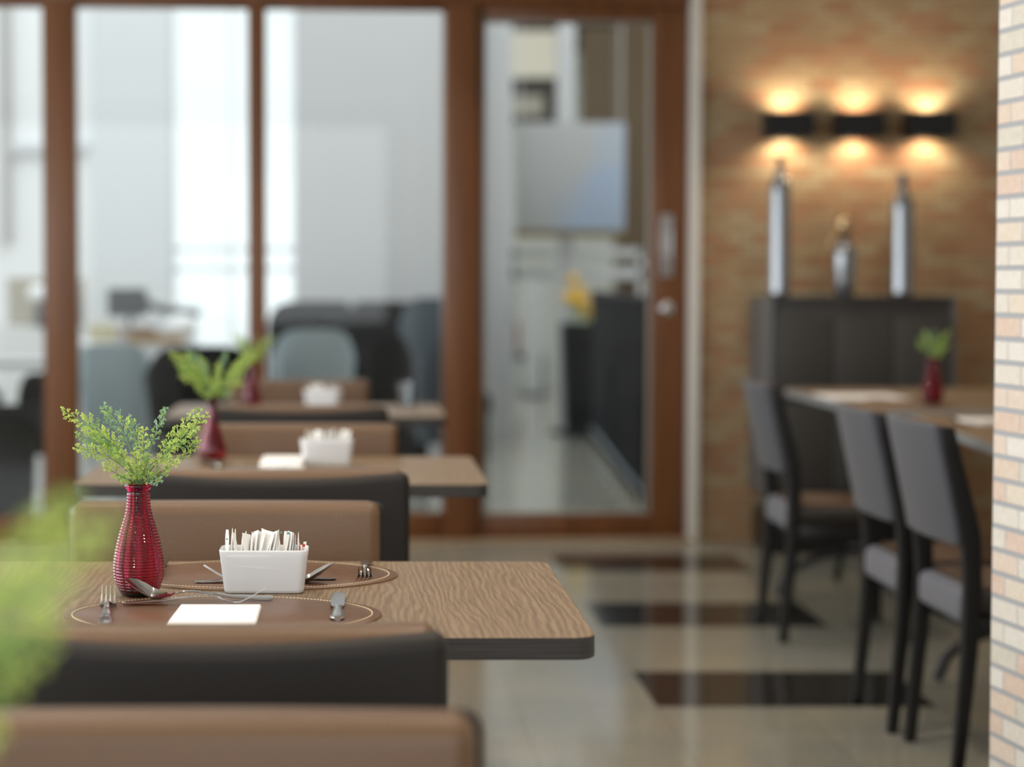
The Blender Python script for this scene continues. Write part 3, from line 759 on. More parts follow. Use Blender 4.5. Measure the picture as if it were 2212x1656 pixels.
def knife_mesh(L=0.225):
    b = MB(); ls = []
    K = [(0, 0.0050), (0.01, 0.0085), (0.04, 0.0105), (0.20, 0.0090), (0.38, 0.0062), (0.43, 0.0060), (0.45, 0.0078)]
    for i in range(25):
        s = 0.45*i/24; w = lerpk(K, s); h = 0.0060*(1-0.35*s/0.45); L2 = []
        for j in range(12):
            a = 2*PI*j/12; L2.append((L*s, w*math.cos(a), 0.0035+h*0.58*math.sin(a)))
        ls.append(L2)
    b.loops(ls)
    ls = []
    KB = [(0.45, 0.0078, -0.0078), (0.49, 0.0098, -0.0095), (0.70, 0.0105, -0.0100), (0.88, 0.0098, -0.0100), (0.96, 0.0060, -0.0100), (1.0, -0.0040, -0.0095)]
    for (s, a, c) in KB: ls.append([(L*s, c, 0.0030), (L*s, c, 0.0044), (L*s, a, 0.0040), (L*s, a, 0.0034)])
    b.loops(ls)
    return b
def place(mb, name, label, cat, x, y, z, rz, group, mat=None):
    o = mb.build(name, mat or M['steel'], loc=(x, y, z), rotz=rz, angle=50)
    return tag(o, label, cat, group)
GF = 'steel table forks'; GS = 'steel dessert spoons'; GK = 'steel table knives'
# near setting
fk = place(fork_mesh(), 'table_fork', 'steel fork at the left end of the near placemat, tines away from the viewer', 'fork', -0.341, 2.662, ZM, math.radians(96.0), GF)
dup(fk, (-0.338, 2.828, ZM+0.002), math.radians(0.6), 'steel dessert fork lying sideways above the near napkin, tines to the right', GF).rotation_euler.x = math.radians(-8)
TIP[0] = 0.029
sp_ = place(spoon_mesh(), 'dessert_spoon', 'steel dessert spoon lying sideways before the ruby vase, bowl to the left', 'spoon', -0.124, 2.868, ZM, math.radians(180.8), GS)
sp_.scale = (1.04, 1.0, 1.0); sp_.rotation_euler.x = math.radians(-11); sp_.location.z += 0.0022
kn = place(knife_mesh(), 'table_knife', 'steel knife at the right end of the near placemat, handle toward the viewer', 'knife', -0.0290, 2.695, ZM, math.radians(90.4), GK)
# far setting (mirrored, for the opposite diner)
dup(sp_, (-0.251, 3.035, ZM), math.radians(0.5), 'steel spoon behind the sachet caddy, bowl raised to the right', GS)
dup(fk, (-0.035, 3.066, ZM), math.radians(179.3), 'steel fork behind the sachet caddy, tines peeking out at its left', GF).rotation_euler.x = math.radians(6)
dup(fk, (0.0125, 3.262, ZM), math.radians(-91.0), 'dark-looking fork at the right end of the far placemat, tines toward the viewer', GF)
dup(kn, (-0.322, 3.262, ZM), math.radians(-88.0), 'steel knife mostly hidden behind the ruby vase', GK)
# second table
dup(fk, (-0.355, 4.66, ZM), math.radians(88), 'blurred fork at the left of the second table placemat', GF)
dup(sp_, (-0.17, 4.84, ZM), math.radians(181), 'blurred spoon glinting before the napkin on the second table', GS)
dup(fk, (-0.37, 4.80, ZM), math.radians(2), 'blurred dessert fork glinting beside the second ruby vase', GF)
dup(kn, (0.00, 4.64, ZM), math.radians(88), 'blurred knife at the right of the second table placemat', GK)
# farthest left table: tumbler and cutlery
dup(sp_, (-0.30, 7.05, ZM), math.radians(170), 'tiny blurred spoon on the farthest left table', GS)
def tumbler(label, loc):
    b = MB().lathe([(0.0, 0.0), (0.030, 0.0), (0.0335, 0.003), (0.036, 0.05), (0.038, 0.088), (0.037, 0.0885), (0.0355, 0.05), (0.031, 0.008), (0.0, 0.007)], 36, cap0=False, cap1=False)
    o = b.build('water_glass', M['clear_glass'], loc=loc)
    return tag(o, label, 'glass')
tumbler('small blurred water glass on the right end of the farthest left table', (0.172, 7.28, TZ))
# right tables
ZR = 0.7521
dup(sp_, (1.98, 5.97, ZR), math.radians(150), 'blurred spoon glinting on the nearer right-hand table', GS)
dup(fk, (1.86, 6.08, ZR), math.radians(10), 'blurred fork glinting on the nearer right-hand table', GF)
dup(kn, (1.86, 7.28, ZR), math.radians(20), 'blurred knife beside the napkin on the farther right-hand table', GK)
dup(sp_, (2.27, 7.18, ZR), math.radians(160), 'blurred spoon right of the vase on the farther right-hand table', GS)

# ------------------------------------------------------------------ right-hand tables
def right_table(label, loc, w, d, rotz, group, colx):
    t = thing('pedestal_table', label, 'table', loc, rotz, group)
    tz = 0.752
    MB().loops([rrect(w/2, d/2, 0.03, tz-0.0012), rrect(w/2-0.0012, d/2-0.0012, 0.029, tz)]).build('table_top', M['wood_top'], t)
    MB().loops([rrect(w/2-0.002, d/2-0.002, 0.028, tz-0.03), rrect(w/2, d/2, 0.03, tz-0.028), rrect(w/2, d/2, 0.03, tz-0.0012)]).build('edge_band', plain('grey_edge_band', (0.30, 0.32, 0.33), 0.3), t)
    MB().lathe([(0.028, 0.10), (0.028, tz-0.03)], 24, c=(colx, 0, 0)).build('column', M['black_metal'], t)
    for k in range(4):
        a = PI + k*PI/2 + 0.12
        P = []
        for i in range(15):
            f = i/14; r = 0.36*f; z = 0.165*math.sqrt(max(0, 1-f**2.4))+0.016
            P.append((colx+r*math.cos(a), r*math.sin(a), z))
        MB().tube(P, 0.016, 10).build('foot', M['black_metal'], t)
    return t
G = 'pedestal tables on the right by the brick wall'
right_table('pedestal table before the charcoal cabinet, ruby vase and napkin on it', (2.34, 7.42, 0), 1.22, 1.36, 0, G, -0.42)
right_table('nearer right-hand pedestal table, cut off by the pale brick wall', (2.36, 5.80, 0), 1.22, 1.42, math.radians(-5.0), G, -0.30)

# side chairs with grey fabric, facing local +Y
def make_side_chair(label, loc, rotz, group):
    t = thing('side_chair', label, 'chair', loc, rotz, group)
    hw = 0.185
    def yb(z):   # rear line of the posts
        return lerpk([(0, -0.222), (0.30, -0.200), (0.46, -0.196), (0.58, -0.205), (0.85, -0.262)], z)
    for sx in (-1, 1):
        ls = []
        for i in range(18):
            z = 0.845*i/17; d = lerpk([(0, 0.028), (0.45, 0.042), (0.6, 0.048), (0.85, 0.034)], z); y = yb(z); x = sx*hw; w = 0.014
            ls.append([(x-w, y, z), (x+w, y, z), (x+w, y+d, z), (x-w, y+d, z)])
        MB().loops(ls).build('rear_leg', M['black_wood'], t, bevel=0.003)
        ls = [[(sx*hw-0.013, 0.185, 0), (sx*hw+0.013, 0.185, 0), (sx*hw+0.013, 0.211, 0), (sx*hw-0.013, 0.211, 0)], [(sx*hw-0.018, 0.175, 0.37), (sx*hw+0.018, 0.175, 0.37), (sx*hw+0.018, 0.213, 0.37), (sx*hw-0.018, 0.213, 0.37)]]
        MB().loops(ls).build('front_leg', M['black_wood'], t, bevel=0.003)
    def fb(x, y, z):
        zz = z+0.705
        bow = 0.018*(1-(x/0.2)**2)
        return (x, y + yb(zz) - bow + 0.006, z)
    MB().rbox(0, -0.010, 0.705, 0.392, 0.020, 0.292, 0.009, (8, 1, 8), 3, fb).build('backrest', M['back_fabric'], t)
    def fi(x, y, z):
        zz = z+0.705
        return (x, y + yb(zz) - 0.012*(1-(x/0.2)**2) + 0.02, z)
    MB().rbox(0, 0.008, 0.705, 0.345, 0.022, 0.285, 0.008, (8, 1, 8), 3, fi).build('inner_back_panel', M['brown_and_glow'], t)
    MB().rbox(0, 0.014, 0.415, 0.39, 0.388, 0.075, 0.034, (6, 6, 1), 4).build('seat', M['seat_dark'], t)
    MB().rbox(0, -0.172, 0.408, 0.345, 0.052, 0.088, 0.025, (6, 1, 1), 4).build('seat_roll', M['grey_fabric'], t)
    MB().rbox(0, 0.022, 0.452, 0.345, 0.34, 0.014, 0.006, (2, 2, 1), 2).build('seat_top_glow', M['brown_and_glow'], t)  # brown sheet painting the warm light reflected off the dark seat
    MB().box(-0.17, 0.17, -0.165, -0.145, 0.34, 0.385).box(-0.17, 0.17, 0.18, 0.20, 0.34, 0.375).box(-0.195, -0.175, -0.16, 0.18, 0.34, 0.385).box(0.175, 0.195, -0.16, 0.18, 0.34, 0.385).build('apron', M['black_wood'], t, bevel=0.002)
    return t
G = 'grey fabric side chairs with black wooden frames'
sc = make_side_chair('grey-backed black chair farthest from the viewer, beside the white door jamb', (1.605, 6.70, 0), -PI/2, G)
dup(sc, (1.615, 5.395, 0), -PI/2, 'middle one of the three grey-backed black chairs', G)
dup(sc, (1.640, 4.935, 0), -PI/2+0.03, 'nearest grey-backed black chair, next to the pale brick wall edge', G)
sc4 = dup(sc, (2.78, 5.0, 0), PI/2-0.5, 'grey chair at the far side of the right tables, mostly hidden by the brick edge', G)

# ------------------------------------------------------------------ cabinet with vases, sconces
cb = thing('cabinet', 'charcoal cabinet against the brick wall carrying three silver vases', 'cabinet', (2.175, 8.80, 0))
b = MB().box(-0.385, 0.385, -0.205, 0.24, 0.27, 1.095)
b.build('body', M['cabinet'], cb, bevel=0.004)
MB().box(-0.402, -0.385, -0.215, 0.24, 0.25, 1.12).build('side_panel', M['cabinet_side'], cb, bevel=0.003)
MB().box(0.385, 0.402, -0.215, 0.24, 0.25, 1.12).build('side_panel', M['cabinet_side'], cb, bevel=0.003)
MB().box(-0.385, 0.385, -0.218, 0.24, 1.095, 1.12).build('top_board', M['cabinet'], cb, bevel=0.003)
for k, (x0, x1) in enumerate(((-0.38, -0.13), (-0.125, 0.125), (0.13, 0.38))):
    for (z0, z1) in ((0.29, 0.66), (0.67, 1.03)):
        MB().box(x0, x1, -0.222, -0.205, z0, z1).build('door', plain('charcoal_front', (0.052, 0.048, 0.044), 0.5), cb, bevel=0.003)
MB().box(-0.25, 0.38, -0.19, 0.22, 0.0, 0.27).build('plinth', M['black_wood'], cb, bevel=0.003)
MB().box(-0.385, -0.25, -0.19, 0.22, 0.0, 0.17).build('footing', M['black_wood'], cb, bevel=0.003)

def bottle(label, x, h, rb, body, neck, rn, group, name='bottle_vase', mat=None, ribs=True):
    t = thing(name, label, 'vase', (x, 8.79, 1.12), 0, group)
    prof = [(rb*0.85, 0), (rb, 0.01)]
    z = 0.015
    while z < body:
        prof += [(rb, z), (rb*(0.955 if ribs else 1), z+0.006)]; z += 0.014
    for i in range(1, 8):
        f = i/8; prof.append((rb+(rn-rb)*(0.5-0.5*math.cos(PI*f)), body+(neck-body)*f))
    prof.append((rn, neck))
    MB().lathe(prof, 40).build('body', mat or M['silver'], t, angle=60)
    MB().lathe([(rn, neck), (rn*0.95, h-0.012), (rn*1.35, h-0.008), (rn*1.35, h), (rn*0.8, h)], 24).build('neck', M['silver_dark'], t, angle=60)
    return t
G = 'silver bottle vases on the charcoal cabinet'
bottle('tallest ribbed silver bottle vase, left on the cabinet', 1.855, 0.615, 0.047, 0.475, 0.565, 0.016, G)
bottle('slightly shorter ribbed silver bottle vase, right on the cabinet', 2.395, 0.535, 0.050, 0.405, 0.475, 0.020, G)
t = thing('figurine_vase', 'short blurred silver ornament between the two tall bottle vases', 'ornament', (2.135, 8.77, 1.12), 0, G)
MB().lathe([(0.035, 0), (0.042, 0.01), (0.046, 0.06), (0.050, 0.13), (0.052, 0.18), (0.046, 0.215), (0.028, 0.24), (0.016, 0.26)], 32).build('body', M['silver'], t)
MB().lathe([(0.016, 0.26), (0.030, 0.285), (0.037, 0.31), (0.034, 0.335), (0.022, 0.355), (0.010, 0.375), (0.0, 0.378)], 28, cap1=False).build('head', plain('gilt', (0.62, 0.45, 0.26), 0.2, metal=0.9), t)
for sgn in (-1, 1):
    MB().tube([tuple(p) for p in bez((sgn*0.045, 0, 0.20), (sgn*0.085, 0, 0.24), (sgn*0.03, 0, 0.275), 8)], 0.007, 8).build('handle', plain('gilt_handle', (0.62, 0.45, 0.26), 0.25, metal=0.9), t)

def sconce(label, x, group):
    t = thing('wall_sconce', label, 'wall lamp', (x, YW, 1.885), 0, group)
    w, d, h, k = 0.105, 0.145, 0.055, 0.004
    b = MB().box(-w, w, -d, -d+k, -h, h).box(-w, w, -k-0.012, -0.012, -h, h).box(-w, -w+k, -d+k, -k-0.012, -h, h).box(w-k, w, -d+k, -k-0.012, -h, h)
    b.build('shade', M['black_metal'], t)
    MB().box(-0.05, 0.05, -0.014, 0.0, -0.04, 0.04).build('wall_plate', M['black_metal'], t)
    MB().box(-0.03, 0.03, -d+k, -k-0.012, -0.004, 0.004).build('bulb_holder', M['black_metal'], t)
    for sg in (-1, 1):
        MB().lathe([(0.0, -0.010), (0.009, -0.006), (0.011, 0), (0.009, 0.006), (0.0, 0.010)], 16, c=(0, -0.078, sg*0.013), cap0=False, cap1=False).build('bulb', emit('warm_bulb', (1.0, 0.78, 0.54), 5), t)
        l = bpy.data.lights.new('sconce_light', 'SPOT'); l.energy = 6.5; l.color = (1.0, 0.78, 0.54); l.spot_size = math.radians(150); l.spot_blend = 0.7; l.shadow_soft_size = 0.012
        lo = bpy.data.objects.new('sconce_light', l); C.objects.link(lo); lo.parent = t; lo.location = (0, -0.078, sg*0.026); lo.rotation_euler = (0 if sg < 0 else PI, 0, 0)
    return t
G = 'black up-and-down wall sconces on the brick wall'
sconce('leftmost black box sconce glowing up and down on the brick wall', 1.925, G)
sconce('middle black box sconce glowing up and down on the brick wall', 2.243, G)
sconce('rightmost black box sconce glowing up and down on the brick wall', 2.560, G)

# ------------------------------------------------------------------ beyond the glass: bright lounge and hall
M['lob_white'] = plain('lobby_white', (0.86, 0.87, 0.87), 0.8)
M['lob_grey'] = plain('lobby_grey', (0.70, 0.72, 0.73), 0.8)
M['lob_mid'] = plain('lobby_mid', (0.53, 0.53, 0.53), 0.8)
M['blue_shell'] = plain('pale_blue_shell', (0.36, 0.44, 0.48), 0.45)
M['dark_shell'] = plain('charcoal_shell', (0.014, 0.015, 0.016), 0.7, spec=0.2)
M['slate_shell'] = plain('slate_shell', (0.065, 0.085, 0.105), 0.5)
M['taupe'] = plain('taupe_cushion', (0.28, 0.25, 0.23), 0.6)
YL = 14.0
b = MB().box(-5.5, -1.86, YL, YL+0.2, 0, 4.6)
structure(b.build('wall_lounge', M['lob_white'], smooth=False), 'white wall of the lounge beyond the glass')
b = MB().box(-1.86, -1.32, YL-0.05, YL+0.2, 0, 4.6)
structure(b.build('wall_panel', M['lob_grey'], smooth=False), 'pale grey wall panel beyond the glass')
b = MB().box(-1.32, -0.44, YL, YL+0.2, 0, 0.70).box(-1.32, -0.44, YL, YL+0.2, 4.1, 4.6)
structure(b.build('wall_window_side', M['lob_white'], smooth=False))
b = MB().box(-0.44, 0.86, YL-0.02, YL+0.2, 0, 4.6)
structure(b.build('wall_grey', M['lob_mid'], smooth=False), 'grey wall behind the lounge chairs')
# tall bright window
w = bpy.data.objects.new('window_4', None); C.objects.link(w); structure(w, 'tall bright window in the lounge')
b = MB()
for z in (1.26, 1.40): b.box(-1.32, -0.44, YL+0.05, YL+0.09, z-0.018, z+0.018)
b.build('transom', M['lob_grey'], w)
b = MB()
for x in (-1.31, -0.90, -0.45): b.box(x-0.012, x+0.012, YL+0.06, YL+0.10, 0.70, 4.1)
b.build('mullion', M['lob_white'], w)
MB().box(-1.32, -0.44, YL+0.07, YL+0.078, 0.70, 4.1).build('pane', M['pane'], w, smooth=False)
# trims on the left white wall
structure(MB().box(-2.50, -2.43, YL-0.05, YL, 1.45, 4.6).build('trim_10', plain('grey_trim', (0.45, 0.44, 0.42), 0.7)))
structure(MB().box(-2.43, -1.90, YL-0.05, YL, 2.07, 2.14).build('trim_11', plain('pale_trim', (0.62, 0.63, 0.65), 0.7)))

def tub_chair(label, loc, rotz, w, zt, shell, group, seatm='taupe', zb=0.26):
    # barrel back chair, back towards local -Y
    t = thing('tub_chair', label, 'chair', loc, rotz, group)
    ls = []; n = 20
    for i in range(n+1):
        a = PI + PI*i/n; c, s = math.cos(a), math.sin(a)
        zz = zt - 0.14*abs(c)**3
        c = math.copysign(abs(c)**0.55, c); s = math.copysign(abs(s)**0.55, s)
        L = []
        for (r, z) in ((w*0.40, zb), (w*0.43, 0.40), (w*0.47, 0.60), (w*0.50, zz-0.02), (w*0.49, zz), (w*0.46, zz), (w*0.44, zz-0.03), (w*0.40, 0.55), (w*0.37, 0.40), (w*0.34, zb)):
            L.append((r*c, r*s*1.0+0.02, z))
        ls.append(L)
    MB().loops(ls).build('back_shell', M[shell], t, angle=60)
    MB().rbox(0, 0.03, 0.40, w*0.78, w*0.80, 0.11, 0.04, (3, 3, 1), 3).build('seat', M[seatm], t)
    MB().lathe([(0.025, 0.02), (0.025, 0.35)], 16).build('column', M['handle'], t)
    MB().lathe([(0.20, 0.0), (0.20, 0.008), (0.03, 0.022)], 28).build('base', M['handle'], t)
    return t
G = 'lounge chairs beyond the glass wall'
tub_chair('pale blue tub chair seen through the centre pane', (-0.24, 10.45, 0), 0.06, 0.44, 0.935, 'blue_shell', G)
tub_chair('charcoal chair just right of the pale blue one, through the centre pane', (0.16, 10.80, 0), -0.2, 0.28, 0.90, 'dark_shell', G)
tub_chair('large pale blue tub chair behind the left mullion', (-1.27, 10.55, 0), -0.1, 0.42, 0.86, 'blue_shell', G)
tub_chair('big charcoal tub chair left of the second vase', (-0.79, 9.90, 0), 0.12, 0.56, 0.87, 'dark_shell', G, 'taupe', 0.04)
tub_chair('dark high-backed chair left in the row along the grey wall', (-0.34, 12.6, 0), 0.0, 0.48, 1.05, 'dark_shell', G)
tub_chair('dark high-backed chair in the middle of the row along the grey wall', (0.08, 12.9, 0), 0.0, 0.34, 1.03, 'dark_shell', G)
tub_chair('slate blue high-backed chair at the right of the row, beside the thick mullion', (0.46, 12.3, 0), 0.0, 0.42, 1.08, 'slate_shell', G)
tub_chair('slate blue chair low behind the right mullion, through the centre pane', (0.46, 11.35, 0), 0.3, 0.32, 0.88, 'slate_shell', G)
tub_chair('pale chair in the left edge pane under the grey counter', (-2.08, 10.6, 0), 0.0, 0.38, 0.70, 'blue_shell', G)
tub_chair('dark chair in the left edge pane under the grey counter', (-1.68, 10.6, 0), 0.1, 0.28, 0.70, 'dark_shell', G)
tub_chair('black chair lowest in the left edge pane', (-1.84, 9.68, 0), 0.2, 0.62, 0.56, 'dark_shell', G, 'dark_shell', 0.04)

sofa = thing('banquette_sofa', 'long charcoal banquette along the grey wall beyond the glass', 'sofa', (0.12, 13.55, 0))
for k in range(3): MB().rbox(-0.40+0.46*k, 0.14, 0.74, 0.45, 0.16, 0.60, 0.05, (3, 1, 4), 3).build('back_cushion', M['dark_shell'] if k < 2 else M['slate_shell'], sofa)
MB().rbox(0.06, -0.10, 0.36, 1.40, 0.62, 0.16, 0.05, (6, 3, 1), 3).build('seat', M['dark_shell'], sofa)
MB().box(-0.62, 0.74, -0.38, 0.20, 0.0, 0.29).build('base', M['dark_shell'], sofa, bevel=0.01)
def slab_table(label, x0, x1, y0, y1, z, mat, group):
    t = thing('lounge_table', label, 'table', ((x0+x1)/2, (y0+y1)/2, 0), 0, group)
    hx, hy = (x1-x0)/2, (y1-y0)/2
    MB().box(-hx, hx, -hy, hy, z-0.04, z).build('table_top', mat, t, bevel=0.005)
    for sx in (-1, 1):
        for sy in (-1, 1): MB().box(sx*(hx-0.04)-0.02, sx*(hx-0.04)+0.02, sy*(hy-0.04)-0.02, sy*(hy-0.04)+0.02, 0, z-0.04).build('leg', M['handle'], t)
    return t
G = 'pale tables in the lounge'
slab_table('pale table with boxes and a black lamp, behind the left mullion', -1.66, -0.98, 11.2, 12.1, 0.83, M['lob_grey'], G)
slab_table('grey counter in the left edge pane', -2.3, -1.70, 11.0, 11.5, 0.74, M['lob_mid'], G)
z0 = 0.83
def simple_box(name, label, cat, x0, x1, y0, y1, z0, z1, mat, bevel=0.004, group=None):
    o = MB().box(-(x1-x0)/2, (x1-x0)/2, -(y1-y0)/2, (y1-y0)/2, 0, z1-z0).build(name, mat, bevel=bevel, loc=((x0+x1)/2, (y0+y1)/2, z0))
    return tag(o, label, cat, group)
bx_ = simple_box('cardboard_box', 'cream box at the left of the lounge table', 'box', -1.56, -1.42, 11.5, 11.7, z0, z0+0.10, plain('cream_card', (0.62, 0.56, 0.38), 0.7))
MB().box(-0.07, 0.07, -0.101, -0.1, 0.060, 0.066).box(-0.004, 0.004, -0.101, -0.1, 0.0, 0.098).build('tape', M['taupe'], bx_)
b = MB()
for i in range(6): b.box(-0.10+0.004*(i % 3), 0.11-0.003*(i % 2), -0.09, 0.09, 0.016*i, 0.016*i+0.013)
tag(b.build('paper_stack', plain('taupe_paper', (0.45, 0.40, 0.38), 0.7), loc=(-1.28, 11.5, z0)), 'stack of pale papers under the black lamp', 'papers')
b = simple_box('wooden_tray', 'flat tan wooden tray on the lounge table', 'tray', -1.30, -1.0, 11.22, 11.42, z0, z0+0.025, plain('tan_wood', (0.45, 0.27, 0.10), 0.5))
MB().box(-0.15, 0.15, -0.1, -0.09, 0.025, 0.045).box(-0.15, 0.15, 0.09, 0.1, 0.025, 0.045).build('rim', plain('tan_rim', (0.40, 0.23, 0.09), 0.5), b)
tag(MB().lathe([(0.04, 0), (0.075, 0.03), (0.095, 0.08), (0.085, 0.12), (0.05, 0.15), (0.02, 0.155)], 24).build('round_jar', M['lob_white'], loc=(-1.035, 11.62, z0)), 'pale round jar at the right end of the lounge table', 'jar')
t = thing('desk_lamp', 'black angular lamp with a long arm lying out to the right', 'lamp', (-1.36, 11.82, z0)); t.scale = (1.15, 1, 1.12)
MB().rbox(-0.01, 0, 0.20, 0.20, 0.14, 0.15, 0.02, (1, 1, 1), 3).build('head', M['black_metal'], t)
MB().tube([(0.05, 0, 0.21), (0.16, 0, 0.165), (0.36, 0, 0.14)], 0.024, 10).build('arm', M['black_metal'], t)
MB().lathe([(0.012, 0.01), (0.012, 0.20)], 12).build('stand', M['black_metal'], t)
MB().lathe([(0.08, 0), (0.08, 0.012), (0.012, 0.02)], 24).build('base', M['black_metal'], t)
# left edge pane: beige cupboard with appliance
cpb = thing('open_cupboard', 'beige open cupboard at the left edge pane', 'cupboard', (-2.02, 13.2, 0))
be = plain('beige_board', (0.42, 0.38, 0.30), 0.7)
MB().box(-0.33, 0.18, 0.12, 0.14, 0.88, 1.20).build('back_board', be, cpb)
MB().box(-0.33, 0.18, -0.12, 0.14, 0.80, 0.878).build('shelf', M['lob_white'], cpb)
MB().box(-0.33, 0.18, -0.12, 0.14, 0.0, 0.80).build('cabinet_base', M['lob_white'], cpb)
t = thing('coffee_machine', 'black appliance with a white rounded top at the left edge pane', 'appliance', (-2.0, 13.16, 0.88))
MB().box(-0.12, 0.14, -0.1, 0.1, 0.02, 0.15).build('body', plain('blue_black', (0.03, 0.035, 0.045), 0.4), t, bevel=0.01)
MB().rbox(-0.02, 0, 0.215, 0.32, 0.20, 0.11, 0.05, (2, 1, 1), 4).build('hopper', M['lob_white'], t)
MB().box(-0.11, 0.13, -0.09, 0.09, 0.0, 0.02).build('foot', M['black_metal'], t)

# hall seen through the door
structure(MB().box(0.9, 6.0, 21.5, 21.7, 0, 6).build('wall_hall', plain('hall_wall', (0.52, 0.52, 0.46), 0.8), smooth=False))
structure(MB().box(1.30, 4.5, 15.6, 21.5, 3.62, 3.80).build('ceiling_hall', plain('hall_brown', (0.075, 0.055, 0.04), 0.8), smooth=False))
structure(MB().box(0.90, 1.12, 14.6, 14.85, 0, 4.6).build('trim_12', M['lob_mid'], bevel=0.01), 'wide pale pillar through the door')
structure(MB().box(2.08, 2.45, 15.9, 16.3, 0, 3.62).build('trim_13', plain('umber_pillar', (0.10, 0.065, 0.03), 0.8), bevel=0.01), 'dark brown pillar at the right of the door pane')
def post(label, x0, x1, y, z1, g):
    o = MB().box(-(x1-x0)/2, (x1-x0)/2, -0.06, 0.06, 0.01, z1).build('steel_post', M['lob_mid'], bevel=0.008, loc=((x0+x1)/2, y, 0))
    MB().box(-(x1-x0)/2-0.04, (x1-x0)/2+0.04, -0.10, 0.10, 0, 0.02).build('foot_plate', M['dark_shell'], o)
    return tag(o, label, 'post', g)
G = 'pale posts in the hall beyond the door'
post('pale post at the left in the door pane, by the low bench', 1.41, 1.53, 20.0, 1.30, G)
post('short pale post between the two taller ones in the door pane', 1.70, 1.86, 20.3, 1.30, G)
post('tall pale post in the middle of the door pane', 1.535, 1.665, 15.45, 4.2, G)
bench = thing('bench', 'low dark bench far beyond the door', 'bench', (1.68, 20.9, 0))
MB().box(-0.30, 0.25, -0.2, 0.2, 0.33, 0.40).build('seat', M['dark_shell'], bench, bevel=0.01)
for sx in (-0.27, 0.22): MB().box(sx-0.03, sx+0.03, -0.2, 0.2, 0, 0.33).build('leg', M['dark_shell'], bench)
tag(MB().lathe([(0.055, 0), (0.06, 0.01), (0.06, 0.30), (0.035, 0.35), (0.015, 0.37), (0.015, 0.40)], 20).build('fire_extinguisher', plain('dull_red', (0.22, 0.035, 0.02), 0.4), loc=(1.63, 20.9, 0.40)), 'small dull red canister on the far bench', 'canister')
# hanging board
t = thing('display_board', 'large grey hanging board with a bluish corner, through the door', 'board', (1.60, 15.1, 1.56))
def mat_board():
    m, n, l, b = new_mat('board_print')
    tc = n.new('ShaderNodeTexCoord'); nz = n.new('ShaderNodeTexNoise'); nz.inputs['Scale'].default_value = 3.0; l.new(tc.outputs['Object'], nz.inputs['Vector'])
    sp = n.new('ShaderNodeSeparateXYZ'); l.new(tc.outputs['Object'], sp.inputs[0])
    m1 = n.new('ShaderNodeMath'); m1.operation = 'MULTIPLY_ADD'; l.new(sp.outputs['X'], m1.inputs[0]); m1.inputs[1].default_value = 1.2; m1.inputs[2].default_value = 0.25
    m2 = n.new('ShaderNodeMath'); m2.operation = 'MULTIPLY_ADD'; l.new(sp.outputs['Z'], m2.inputs[0]); m2.inputs[1].default_value = -0.9; l.new(m1.outputs[0], m2.inputs[2])
    m3 = n.new('ShaderNodeMath'); m3.operation = 'ADD'; l.new(m2.outputs[0], m3.inputs[0]); l.new(nz.outputs['Fac'], m3.inputs[1])
    r = n.new('ShaderNodeValToRGB'); e = r.color_ramp.elements
    e[0].position = 0.35; e[0].color = (0.36, 0.36, 0.355, 1); e[1].position = 0.75; e[1].color = (0.30, 0.36, 0.46, 1)
    l.new(m3.outputs[0], r.inputs['Fac']); l.new(r.outputs['Color'], b.inputs['Base Color']); b.inputs['Roughness'].default_value = 0.4
    return m
MB().box(-0.41, 0.41, -0.02, 0.02, 0, 0.81).build('panel', mat_board(), t, bevel=0.004)
MB().box(-0.42, 0.42, -0.024, 0.024, -0.05, 0.0).build('bottom_rail', plain('ochre_rail', (0.14, 0.10, 0.03), 0.6), t)
for sx in (-0.38, 0.38): MB().tube([(sx, 0, 0.81), (sx, 0, 1.95)], 0.004, 6).build('cable', M['handle'], t)
# lit cream sign and dark band
t = thing('hall_sign', 'cream sign box over a dark band, high through the door', 'sign', (1.62, 18.9, 2.66))
MB().box(-0.24, 0.24, -0.05, 0.05, 0.44, 0.86).build('light_box', emit('cream_light', (0.92, 0.88, 0.72), 0.62), t)
MB().box(-0.24, 0.24, -0.03, 0.05, 0.0, 0.42).build('dark_band', plain('dark_band', (0.05, 0.04, 0.03), 0.6), t)
MB().rbox(-0.05, -0.05, 0.16, 0.34, 0.03, 0.19, 0.014, (1, 1, 1), 2).build('plaque', emit('plaque_light', (0.80, 0.76, 0.62), 0.36), t)
for sx in (-0.22, 0.22): MB().box(sx-0.01, sx+0.01, -0.01, 0.01, 0.86, 0.96).build('bracket', M['black_metal'], t)
tag(MB().box(-0.22, 0.24, -0.01, 0.01, 0, 1.12).build('roller_blind', plain('brown_blind', (0.14, 0.10, 0.06), 0.8), loc=(2.28, 18.5, 2.50)), 'brown blind upper right through the door', 'blind')
# pale cross rails
t = thing('pale_railing', 'two pale horizontal rails across the door view', 'railing', (1.70, 15.75, 0))
MB().box(-0.50, 0.55, -0.02, 0.02, 1.36, 1.43).build('rail', M['lob_mid'], t, bevel=0.006)
MB().box(-0.50, 0.55, -0.02, 0.02, 1.19, 1.28).build('rail', M['lob_mid'], t, bevel=0.006)
for sx in (-0.48, 0.53): MB().box(sx-0.02, sx+0.02, -0.02, 0.02, 0, 1.43).build('post', M['lob_mid'], t)
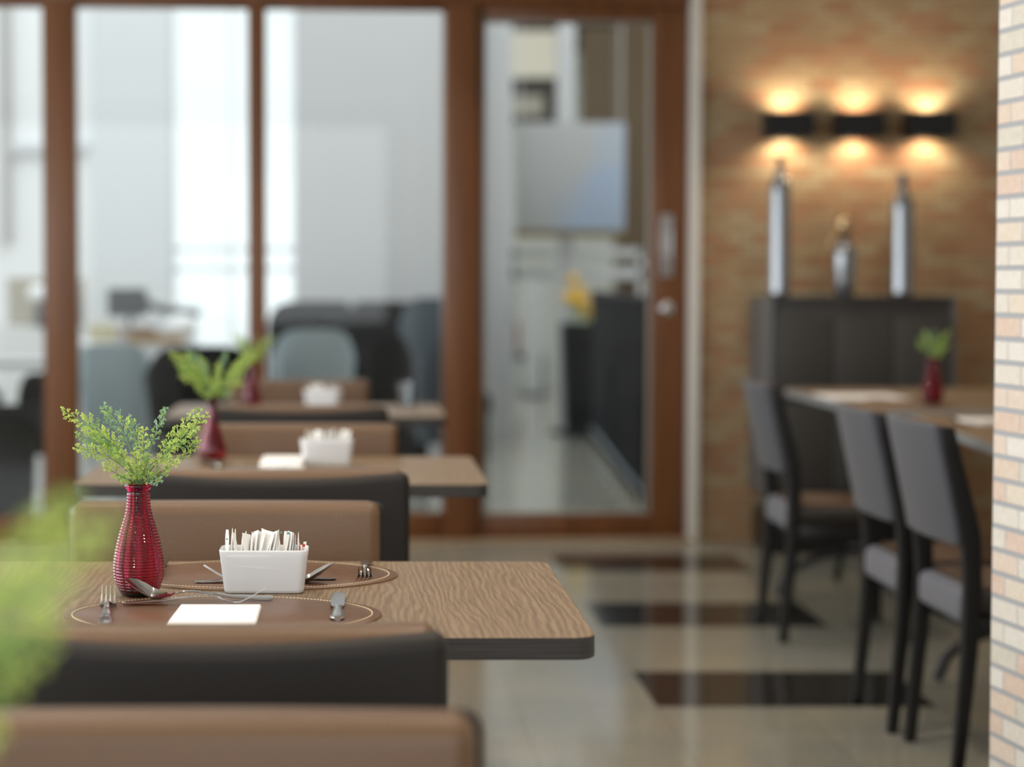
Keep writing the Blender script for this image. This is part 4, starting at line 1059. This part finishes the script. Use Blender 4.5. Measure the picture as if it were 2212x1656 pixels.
# black balustrade running towards the viewer
M['rail_black'] = plain('matt_black_rail', (0.008, 0.008, 0.010), 0.75, spec=0.15)
t = thing('black_balustrade', 'black balustrade of thin upright bars at the right of the door pane', 'balustrade', (0, 0, 0))
A0, A1 = Vector((1.47, 10.2, 0)), Vector((1.72, 14.6, 0)); nB = 78
MB().tube([(A0.x, A0.y, 1.08), (A1.x, A1.y, 1.08)], 0.028, 10).build('top_rail', M['rail_black'], t)
MB().tube([(A0.x, A0.y, 0.10), (A1.x, A1.y, 0.10)], 0.022, 10).build('bottom_rail', plain('blue_grey_metal', (0.10, 0.13, 0.16), 0.4), t)
for k in range(nB):
    p = A0.lerp(A1, k/(nB-1))
    MB().box(p.x-0.013, p.x+0.013, p.y-0.013, p.y+0.013, 0.0 if k % 8 == 0 else 0.10, 1.08).build('baluster', M['rail_black'], t, smooth=False)
# planter with yellow flowers
t = thing('planter', 'tall black planter beside the balustrade', 'planter', (1.62, 14.25, 0))
t.location = (1.68, 14.95, 0)
MB().loops([rrect(0.12, 0.12, 0.02, 0.0), rrect(0.16, 0.16, 0.02, 0.86), rrect(0.15, 0.15, 0.02, 0.86), rrect(0.145, 0.145, 0.02, 0.80)]).build('pot', M['dark_shell'], t)
fl = thing('flower_bunch', 'yellow flower bunch above the black planter, through the door', 'flowers', (1.64, 14.95, 0.82)); fl.scale = (1.35, 1.2, 1.25)
yel = plain('yellow_petals', (0.72, 0.44, 0.05), 0.6, var=0.25, scale=20)
rnd = random.Random(4)
for k in range(16):
    c = Vector((rnd.gauss(0, 0.055), rnd.gauss(0, 0.05), 0.19+rnd.gauss(0, 0.055)))
    if k > 10: c = Vector((0.10+rnd.gauss(0, 0.03), rnd.gauss(0, 0.04), 0.11+rnd.gauss(0, 0.02)))
    b = MB()
    for q in range(7):
        a = q*2*PI/7
        b.spindle(c, c+Vector((0.045*math.cos(a), 0.02, 0.045*math.sin(a))), 0.014)
    b.rbox(c.x, c.y, c.z, 0.03, 0.03, 0.03, 0.014, (1, 1, 1), 2)
    o = b.build('blossom', yel, fl, smooth=False)
    MB().tube([(0.3*c.x, 0.3*c.y, 0.0), (c.x*0.8, c.y*0.8, c.z*0.6), tuple(c)], 0.003, 5).build('stem', M['stem'], o)
